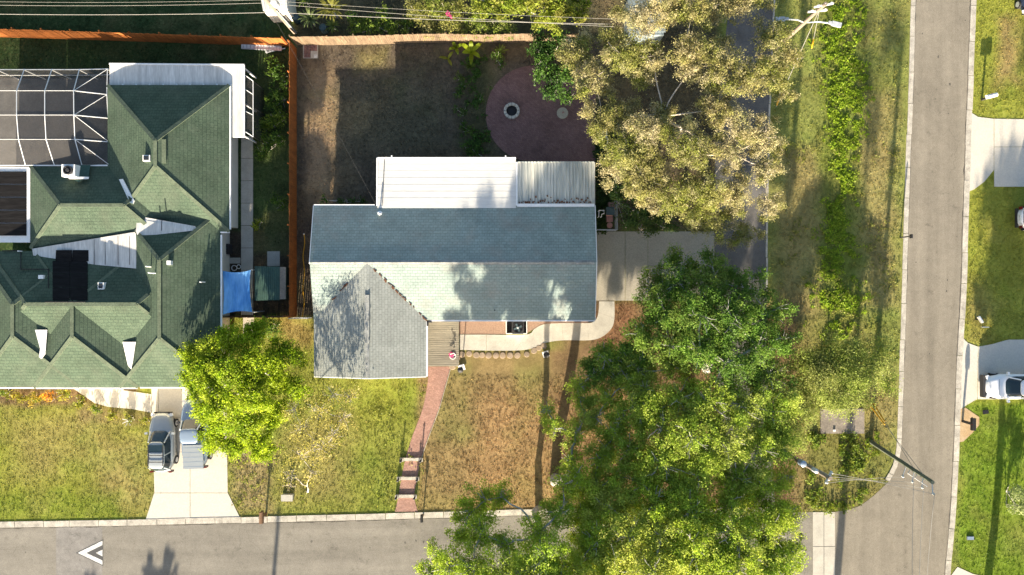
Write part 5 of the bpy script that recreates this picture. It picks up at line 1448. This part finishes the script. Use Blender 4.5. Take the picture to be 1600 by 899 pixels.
tree('oak_tree', 'largest yellow-green oak crown at the bottom of the picture', 'tree', (1070, 835), (1060, 850, 5.0),
     [(910, 802, 28, 7), (952, 790, 32, 7.4), (930, 842, 34, 8), (982, 832, 36, 8.4), (900, 882, 38, 8), (960, 886, 40, 8.6), (1022, 782, 32, 7.8), (1032, 832, 38, 8.6), (1022, 892, 40, 9), (1080, 792, 34, 8.4), (1082, 850, 42, 9), (1092, 902, 40, 9), (1140, 782, 34, 7.8), (1142, 832, 40, 8.6), (1152, 886, 40, 9), (1190, 762, 32, 7.2), (1202, 822, 38, 8), (1210, 882, 38, 8), (1240, 862, 22, 7), (1232, 802, 20, 6.8), (1225, 742, 20, 6), (900, 940, 40, 7), (980, 945, 40, 6.6), (1060, 945, 40, 6.4), (1140, 940, 40, 6.4), (1210, 935, 36, 6.2), (870, 910, 30, 9), (910, 916, 34, 9.2), (835, 906, 28, 9.3), (920, 860, 34, 5.6), (972, 870, 36, 5.6), (1032, 864, 36, 5.4), (1080, 870, 34, 5.6), (1120, 872, 30, 5.2), (950, 900, 30, 6.4), (1010, 930, 34, 6.4), (930, 806, 26, 6.4), (975, 800, 26, 6.8), (1052, 806, 28, 7), (1112, 806, 28, 7), (1170, 800, 26, 6.6), (1000, 812, 24, 6)],
     .5, M['bark'], palette=OAK_YEL, gain=1.4, **kw)
# pale, golden paperbark-like tree
PALE = [(.27, .235, .11), (.32, .285, .16), (.21, .2, .07), (.36, .325, .21), (.19, .215, .04), (.15, .165, .04)]
tree('paperbark_tree', 'golden pale-leaved tree with white branches over the lane', 'tree', (1060, 215), (1065, 205, 5.0),
     [(900, 92, 22, 6), (925, 125, 26, 6.5), (905, 70, 16, 5.6), (950, 60, 18, 6), (985, 88, 34, 7.6), (1020, 100, 22, 7.6), (1000, 30, 34, 8), (1035, 8, 30, 8.5), (1072, 78, 24, 9), (1078, 110, 20, 8.6), (1085, 15, 26, 9), (1140, 5, 30, 8.5), (1180, 0, 20, 8), (1130, 100, 34, 9), (1165, 125, 30, 9), (1205, 62, 26, 8), (1232, 92, 22, 7.4), (1205, 120, 24, 7.6), (1222, 140, 16, 7), (940, 190, 22, 6.5), (965, 182, 28, 7), (985, 240, 38, 7.5), (1010, 205, 28, 8), (1075, 235, 34, 9), (1035, 180, 18, 7.6), (1115, 170, 26, 8.6), (1150, 190, 26, 8.6), (1190, 215, 26, 7.8), (960, 262, 22, 6.4), (1010, 282, 34, 7.5), (1060, 310, 34, 7.6), (1105, 300, 30, 8), (1115, 348, 26, 6.8), (1152, 305, 32, 7.6), (1200, 318, 20, 6.8), (1162, 368, 22, 6.2), (1190, 262, 22, 7.4), (1215, 225, 12, 6.5), (1140, 240, 24, 8), (1088, 345, 20, 6.4)],
     .17, M['bark_pale'], flat=.7, twigs=7, reach=1.15, rmin=.026, shrink=1.0, lift=-.1, palette=PALE, per=2900, size=.125, sigma=.14, ntw=36, aspect=.42)
BRI = [(.175, .245, .01), (.215, .275, .014), (.13, .2, .01), (.25, .29, .03)]
tree('shade_tree', 'bright lime green tree covering the pickup and front lawn', 'tree', (388, 612), (385, 605, 2.6),
     [(400, 522, 20, 4.6), (372, 532, 24, 5.2), (332, 542, 24, 5), (305, 556, 18, 4.4), (294, 590, 14, 4), (320, 590, 26, 5.2), (360, 582, 28, 6), (402, 570, 28, 5.8), (440, 550, 22, 3.7), (465, 556, 14, 3.2), (432, 590, 24, 4.2), (460, 602, 18, 3.4), (392, 620, 28, 6), (352, 628, 26, 5.6), (320, 640, 18, 4.6), (335, 662, 18, 4.4), (420, 642, 24, 4.2), (380, 662, 24, 5), (400, 690, 20, 4.4), (372, 702, 16, 4), (328, 697, 10, 3.6), (440, 642, 16, 3.4), (418, 706, 12, 3.8), (310, 612, 14, 4.2), (330, 686, 13, 3.8), (332, 650, 18, 4.6), (345, 690, 14, 4)],
     .2, M['bark_grey'], shrink=.88, gain=1.1, palette=BRI, per=2500, size=.155, sigma=.17, ntw=26, aspect=.55)
tree('feathery_tree', 'sparse pale green feathery tree on the verge above the culvert', 'tree', (1300, 610), (1298, 605, 1.4),
     [(1256, 562, 18, 2.6), (1296, 552, 20, 2.8), (1336, 548, 18, 2.6), (1286, 592, 24, 3.2), (1326, 590, 24, 3), (1368, 572, 18, 2.4), (1250, 610, 18, 2.6), (1254, 642, 18, 2.8), (1306, 628, 20, 3), (1340, 618, 16, 2.6), (1238, 668, 22, 2.8), (1248, 692, 12, 2.4), (1225, 620, 18, 3), (1350, 590, 18, 2.4), (1310, 575, 20, 2.8), (1275, 575, 20, 2.8), (1385, 600, 12, 1.8), (1375, 540, 12, 1.8)],
     .07, M['bark_grey'], flat=.5, twigs=2, rmin=.014, palette=[(.19, .24, .05), (.22, .26, .07), (.15, .2, .03), (.25, .26, .09)], per=2300, size=.14, sigma=.26, ntw=18, aspect=.4)
tree('street_tree', 'bright leafy treetop behind the tan fence at the top edge', 'tree', (850, 20), (850, 15, 2.6),
     [(812, 2, 22, 4.6), (850, -4, 26, 5.4), (880, 18, 20, 4.8), (846, 30, 14, 4.2), (790, 10, 16, 4.4), (908, 4, 16, 4.6), (868, 40, 8, 3.8), (760, 2, 18, 4.2)],
     .16, M['bark_grey'], palette=[(.16, .2, .02), (.2, .21, .035), (.12, .17, .015), (.24, .23, .06)], per=1100, size=.19, sigma=.16, ntw=24)

def shrub(name, label, lst, flat=.8, group=None, bark=None, cat='shrub', twigs=2, **kw):
    b = P(lst[0][0], lst[0][1])
    t = thing(name, label, cat, b, group)
    cl = clumps_px(lst, flat)
    st_ = MB()
    for c in cl:
        if c is not cl[0]: st_.tube([(cl[0][0], cl[0][1], .02), (c[0], c[1], .02)], .02, 5)
        for _ in range(twigs + 1):
            e = Vector((c[0] + random.gauss(0, c[3] * .5), c[1] + random.gauss(0, c[4] * .5), c[2] + c[5] * random.uniform(.3, .95)))
            st_.tube(bend((c[0] + random.gauss(0, .08), c[1] + random.gauss(0, .08), 0), e, 3), [.03, .022, .014, .008], 5, cap=False)
    st_.build('stems', bark or M['bark_grey'], t)
    foliage('foliage', cl, t, **kw)
    return t
DKG = [(.03, .07, .014), (.045, .095, .016), (.06, .12, .02)]
shrub('dense_bush', 'dense dark green bush overhanging the round brick patio', [(846, 78, 18, 2.2), (870, 68, 18, 2.6), (850, 106, 20, 2.4), (880, 116, 18, 2.6), (864, 138, 20, 2.3), (884, 150, 12, 2.0), (842, 60, 12, 2.2), (838, 120, 10, 1.8), (900, 75, 16, 2.4)], palette=DKG, per=1100, size=.19, sigma=.15, ntw=24)
shrub('dense_bush', 'dark green bush at the top corner of the concrete driveway', [(972, 308, 18, 2.6), (1000, 330, 24, 3), (1030, 336, 20, 2.8), (1012, 358, 16, 2.4), (984, 345, 18, 2.6), (960, 300, 10, 2), (1048, 352, 12, 2.4)], palette=[(.04, .075, .018), (.06, .1, .025), (.08, .12, .03)], per=950, size=.18, sigma=.15, ntw=24)
MIX = [(.09, .14, .02), (.06, .11, .016), (.13, .17, .025)]
for k, (lst, lb) in enumerate((
        ([(655, 22, 20, 1.6), (680, 10, 20, 1.8), (668, 44, 16, 1.3), (648, 4, 16, 1.6)], 'leftmost yellow-green shrub behind the tan fence'),
        ([(702, 22, 22, 1.8), (718, 44, 16, 1.3), (715, 4, 18, 1.7), (692, 46, 13, 1.2)], 'olive shrub with a few pink flowers behind the tan fence'),
        ([(745, 36, 20, 1.5), (762, 48, 15, 1.2), (780, 38, 17, 1.5), (750, 12, 20, 1.8), (800, 50, 12, 1.1)], 'straggly yellow shrub right of the olive one behind the tan fence'))):
    s_ = shrub('back_shrub', lb, lst, group='shrubs behind the tan fence', palette=[(.2, .2, .05), (.15, .18, .03), (.24, .22, .09), (.1, .15, .02)], per=1250, size=.13, sigma=.14, ntw=18)
    if k == 1:
        fm = MB()
        for _ in range(8): q = P(700 + random.uniform(-6, 6), 23 + random.uniform(-5, 5), 2.2); fm.box(q, (.12, .12, .06), random.random())
        fm.build('flowers', M['pink'], s_)
for lst, lb in (([(560, 44, 15, 1), (578, 38, 14, 1.1), (552, 28, 11, 1)], 'low green shrub right of the spiky palm behind the tan fence'), ([(598, 40, 17, 1.1), (614, 46, 13, 1), (600, 20, 12, 1)], 'bright green shrub with arching stems behind the tan fence'), ([(632, 44, 13, 1), (640, 30, 10, 1)], 'small dark shrub between the green and yellow ones')):
    shrub('back_shrub', lb, lst, group='shrubs behind the tan fence', palette=MIX, per=1000, size=.17, sigma=.12, ntw=16)
HEDGE = [(.05, .1, .014), (.075, .13, .02), (.11, .16, .02)]
for k, (lst, lb) in enumerate((([(432, 112, 14, .8), (441, 128, 11, .9), (425, 96, 9, .6)], 'topmost leafy shrub along the orange fence'), ([(440, 150, 12, .9), (428, 160, 13, .8)], 'second leafy shrub down along the orange fence'), ([(441, 182, 11, .9), (428, 190, 13, .8), (414, 200, 10, .6)], 'broad leafy shrub midway along the orange fence'), ([(436, 216, 14, .9), (420, 226, 13, .7), (408, 240, 11, .6)], 'wide bright shrub between side walk and orange fence'), ([(439, 318, 9, .8), (432, 312, 6, .5)], 'small lone shrub beside the lower orange fence'), ([(403, 345, 5, .7), (400, 356, 5, .6)], 'yellow-green shrub at the edge of the side walk'))):
    shrub('fence_shrub', lb, lst, group='shrubs along the orange fence', palette=HEDGE if k != 5 else [(.22, .24, .02), (.16, .2, .02)], per=900, size=.19, sigma=.13, ntw=16)
for k, (lst, lb) in enumerate((([(718, 122, 7, .35), (722, 132, 6, .3)], 'upper dark weed clump left of the round patio'), ([(717, 146, 8, .4)], 'weed clump level with the patio top'), ([(722, 176, 7, .35), (714, 170, 5, .3)], 'weed clump level with the fire pit'), ([(731, 202, 8, .35), (722, 196, 6, .3)], 'weed clump below the fire pit level'), ([(728, 230, 7, .4), (745, 240, 8, .3)], 'lowest weed clump near the white patio roof'), ([(752, 152, 6, .4)], 'small bright weed touching the patio edge'), ([(776, 88, 9, .7), (782, 100, 7, .5)], 'yellowish weed tuft in front of the tan fence end'))):
    shrub('weed_clump', lb, lst, flat=.7, group='weeds left of the patio', cat='weeds', palette=DKG + [(.08, .13, .02)], per=900, size=.2, sigma=.1, ntw=12, aspect=.3)
shrub('house_shrub', 'low shrub row against the back wall of the grey house', [(508, 312, 7, .5), (530, 315, 8, .5), (550, 316, 7, .5), (566, 314, 8, .6)], palette=DKG, per=900, size=.16, sigma=.1, ntw=14)
tree('dry_tree', 'sparse half-bare tree with whitish twigs on the front lawn', 'tree', (478, 768), (480, 760, 2.2),
     [(500, 640, 22, 5.4), (474, 668, 20, 5), (520, 618, 18, 5.4), (466, 712, 18, 4), (502, 700, 24, 5), (488, 738, 16, 3.4), (536, 655, 18, 5), (452, 742, 14, 3), (545, 620, 14, 5), (460, 640, 14, 4.6), (520, 680, 16, 5.6)],
     .06, M['bark_grey'], flat=.8, twigs=16, reach=1.15, rmin=.02, palette=[(.24, .22, .05), (.2, .2, .04), (.28, .24, .09)], per=330, size=.15, sigma=.22, ntw=10)
shrub('dry_shrub', 'small heap of dry whitish twigs above the utility box', [(450, 758, 12, .35)], flat=.7, bark=M['bark_pale'], twigs=22, palette=[(.28, .24, .13)], per=120, size=.1, sigma=.2, ntw=6)
FR = [(.14, .17, .02), (.2, .2, .03), (.09, .14, .02), (.26, .2, .03)]
for k, (px, py, r, lb) in enumerate(((8, 616, 9, 'leftmost bed plant under the green roof eave'), (30, 620, 10, 'second bed plant from the left under the green eave'), (52, 622, 10, 'third bed plant from the left under the green eave'), (75, 620, 9, 'orange-tinged bed plant at the middle of the planting bed'), (98, 617, 10, 'green bed plant left of the front walk start'), (122, 628, 9, 'bed plant at the corner of the front walk'), (148, 640, 8, 'bed plant below the first walk slab'), (172, 648, 8, 'bed plant below the second walk slab'), (200, 652, 7, 'bed plant below the last walk slab'), (224, 656, 6, 'bed plant nearest the silver car'))):
    shrub('bed_plant', lb, [(px, py, r, .35), (px + 6, py + 2, r * .6, .25)], flat=.7, group='plants in the front bed of the green-roofed house', cat='plant', palette=FR if k != 3 else [(.4, .2, .02), (.3, .12, .03), (.15, .16, .02)], per=1000, size=.16, sigma=.1, ntw=14)
shrub('pale_bush', 'pale silvery green bush at the lower right edge', [(1590, 775, 16, 1.2), (1602, 795, 14, 1.1), (1585, 795, 9, .9)], palette=[(.2, .24, .1), (.25, .28, .14), (.15, .2, .06)], per=900, size=.15, sigma=.15, ntw=18)
shrub('oak_sapling', 'leafy sapling at the foot of the deck gate beside the white gate', [(425, 512, 14, 1.2), (405, 520, 12, 1.2)], palette=OAK_DARK, per=900, size=.18, sigma=.15, ntw=18)

def strap_plant(name, label, p, n, L, col, wdt=.09, hgt=.8, group=None, trunk=.0):
    t = thing(name, label, 'plant', (p.x, p.y, 0), group)
    if trunk: MB().tube([(p.x, p.y, 0), (p.x + .05, p.y, trunk)], [.08, .06], 7).build('trunk', M['bark_grey'], t)
    for k in range(n):
        a = 2 * math.pi * (k + random.random() * .6) / n; l = L * random.uniform(.7, 1.15); up = hgt * random.uniform(.5, 1.1)
        d = Vector((math.cos(a), math.sin(a), 0)); s = Vector((-d.y, d.x, 0)); c = Vector((p.x, p.y, trunk)); vs = []; K = 5
        for i in range(K + 1):
            u = i / K; q = c + d * l * u + Vector((0, 0, up * math.sin(u * 2.2) )); ww = wdt * (.35 + 1.3 * math.sin(math.pi * min(.97, u * .85 + .12)) ** 1.0) * .5 * (1 if i < K else .15)
            vs += [q - s * ww + Vector((0, 0, .02)), q + s * ww + Vector((0, 0, .02))]
        m = MB(); m.add(vs, [(2 * i, 2 * i + 1, 2 * i + 3, 2 * i + 2) for i in range(K)])
        o = m.build('leaf_blade', M['leaf'], t)
        at = o.data.attributes.new('tone', 'FLOAT_COLOR', 'POINT'); cc = np.array([*col, 1.]) * random.uniform(.75, 1.25); cc[3] = 1
        at.data.foreach_set('color', np.tile(cc, len(vs)).astype(np.float32))
    return t
strap_plant('spiky_palm', 'spiky strap-leaved palm left of the pair behind the tan fence', P(492, 40), 18, .95, (.13, .17, .06), .08, .5, trunk=1.2)
strap_plant('spiky_palm', 'taller golden spiky palm behind the tan fence', P(527, 28), 22, 1.2, (.2, .2, .04), .09, .6, trunk=1.6)
strap_plant('spiky_palm', 'small spiky palm below the golden one', P(524, 46), 14, .7, (.15, .19, .04), .07, .4, trunk=.7)
strap_plant('spiky_palm', 'narrow spiky palm right of the corner pole top', P(483, 8), 14, .8, (.12, .17, .03), .07, .4, trunk=.9)
strap_plant('banana_plant', 'yellow-green banana plant before the tan fence', P(737, 82), 6, 1.0, (.26, .34, .02), .2, .7)
strap_plant('banana_plant', 'small yellow-green banana plant left of the larger one', P(713, 76), 4, .6, (.2, .28, .02), .16, .6)
strap_plant('banana_plant', 'fallen yellow leaf plant left of the banana plants', P(700, 92), 3, .9, (.3, .32, .04), .14, .3)
strap_plant('banana_plant', 'green strap-leaved plant below the banana plants', P(735, 104), 9, .6, (.08, .13, .02), .08, .5)
strap_plant('yard_plant', 'yellow-green fern against the lower end of the tan fence', P(781, 84), 12, .7, (.16, .19, .04), .08, .5)

# creeping ground cover on the verge
def cover(name, label, pxs, pys, r, per, pal, size, zc=.12, sg=.1):
    cl = []
    for x, y in zip(pxs, pys):
        p = P(x, y); rr = r * random.uniform(.6, 1.4); cl.append((p.x, p.y, zc, rr, rr, zc * 1.3))
    V, T = leaf_cloud(cl, per=per, size=size, palette=pal, sigma=sg, ntw=9, aspect=.75, up=1.6)
    return tag(np_mesh(name, V, np.arange(len(V)).reshape(-1, 4), M['leaf'], None, T), label, 'ground cover', kind='stuff')
n = 2600
py = rng.uniform(-30, 530, n); px = 1312 + (py - 100) * .012 + rng.normal(0, 1, n) * (14 + 5 * np.sin(py / 60.)) + 9 * np.sin(py / 95.)
keep = (fbm(px, py, 26, 51) > .475)
cover('ground_cover', 'strip of bright broad-leaved creeper running up the verge', px[keep], py[keep], .2, 330, [(.17, .25, .014), (.21, .27, .024), (.12, .185, .014)], .13, .05, .08)
n = 480
px = rng.uniform(1262, 1372, n); py = rng.uniform(676, 800, n); keep = (fbm(px, py, 26, 61) > .52) & ((px - 1262) / 110 + (py - 676) / 124 < 1.65)
cover('ground_cover', 'patchy weeds filling the corner between culvert and road', px[keep], py[keep], .3, 190, [(.12, .17, .018), (.17, .2, .02), (.08, .13, .015)], .15, .1)
n = 900
px = rng.uniform(1206, 1405, n); py = rng.uniform(-10, 640, n); keep = (fbm(px, py, 40, 71) > .54)
cover('ground_cover', 'scattered low weeds in the dry grass of the verge', px[keep], py[keep], .2, 170, [(.15, .17, .035), (.19, .19, .05)], .13, .07)
px = rng.uniform(360, 664, 700); py = rng.uniform(595, 800, 700); keep = fbm(px, py, 40, 81) > .56
cover('ground_cover', 'patches of broad green weeds in the front lawn', px[keep], py[keep], .2, 150, [(.14, .17, .025), (.18, .19, .04)], .12, .05)
n = 130
px = rng.normal(746, 10, n); py = rng.uniform(95, 252, n); keep = fbm(px, py, 20, 91) > .45
cover('ground_cover', 'dark creeping weeds along the left rim of the patio', px[keep], py[keep], .25, 220, DKG, .16, .1)
px = rng.uniform(930, 958, 200); py = rng.uniform(170, 360, 200)
cover('ground_cover', 'dark ivy in the strip between patio and pale tree', px, py, .3, 260, [(.025, .05, .012), (.035, .065, .014)], .17, .14)

# ------------------------------------------------------------------ tall trees beyond the frame, south of the street
def far_tree(label, x, y, h, rad, zb, n=10, pal=OAK_DARK, r0=.3, per=230, size=.45, cat='tree'):
    t = thing('street_tree', label, cat, (x, y, 0), 'tall trees south of the street')
    cl = []
    for k in range(n):
        a = random.random() * 6.28; rr = rad * random.random() ** .5; z = zb + (h - zb) * random.random()
        s = rad * random.uniform(.35, .55) * (1.1 - .45 * (z - zb) / (h - zb)); cl.append((x + rr * math.cos(a), y + rr * math.sin(a), z, s, s, s * .8))
    limbs(t, Vector((x, y, 0)), Vector((x, y, zb)), cl, r0, M['bark'], 2)
    foliage('crown', cl, t, per=per, size=size, palette=pal, sigma=.35, ntw=14)
    return t
far_tree('tall narrow tree south of the street shading the verge', 23.6, -40, 17.4, 1.7, 12.6, 8, per=130)
far_tree('round tree below the lower right corner shading the right lawns', 36.6, -27, 11.6, 2.6, 5.4, 14)
far_tree('second round tree below the lower right corner', 41.5, -26, 12, 3., 5.0, 12)
lp = thing('lamp_standard', 'tall grey lamp standard south of the street', 'lamp post', (-20.5, -45, 0))
MB().tube([(-20.5, -45, 0), (-20.5, -45, 7)], [.22, .15], 10).build('shaft', M['steel'], lp); MB().bar((-20.5, -45, 7), (-20.5, -44.2, 7.05), .3, .12).build('lamp_head', M['steel'], lp)
for k, (x, y, h) in enumerate(((-29.9, -42.2, 4.0), (-28.8, -42.0, 4.1), (-34.8, -42.9, 3.9))):
    strap_plant('street_palm', ['left', 'right', 'lone'][k] + ' low palm south of the street casting frond shadows', Vector((x, y, 0)), 16, 1.3, (.1, .15, .03), .3, 1.3, 'palms south of the street', trunk=h)


print('TRIS', sum(len(o.data.loops) - 2 * len(o.data.polygons) for o in scene.objects if o.type == 'MESH'), 'OBJ', len(scene.objects), 'ROOTS', sum(o.parent is None for o in scene.objects))
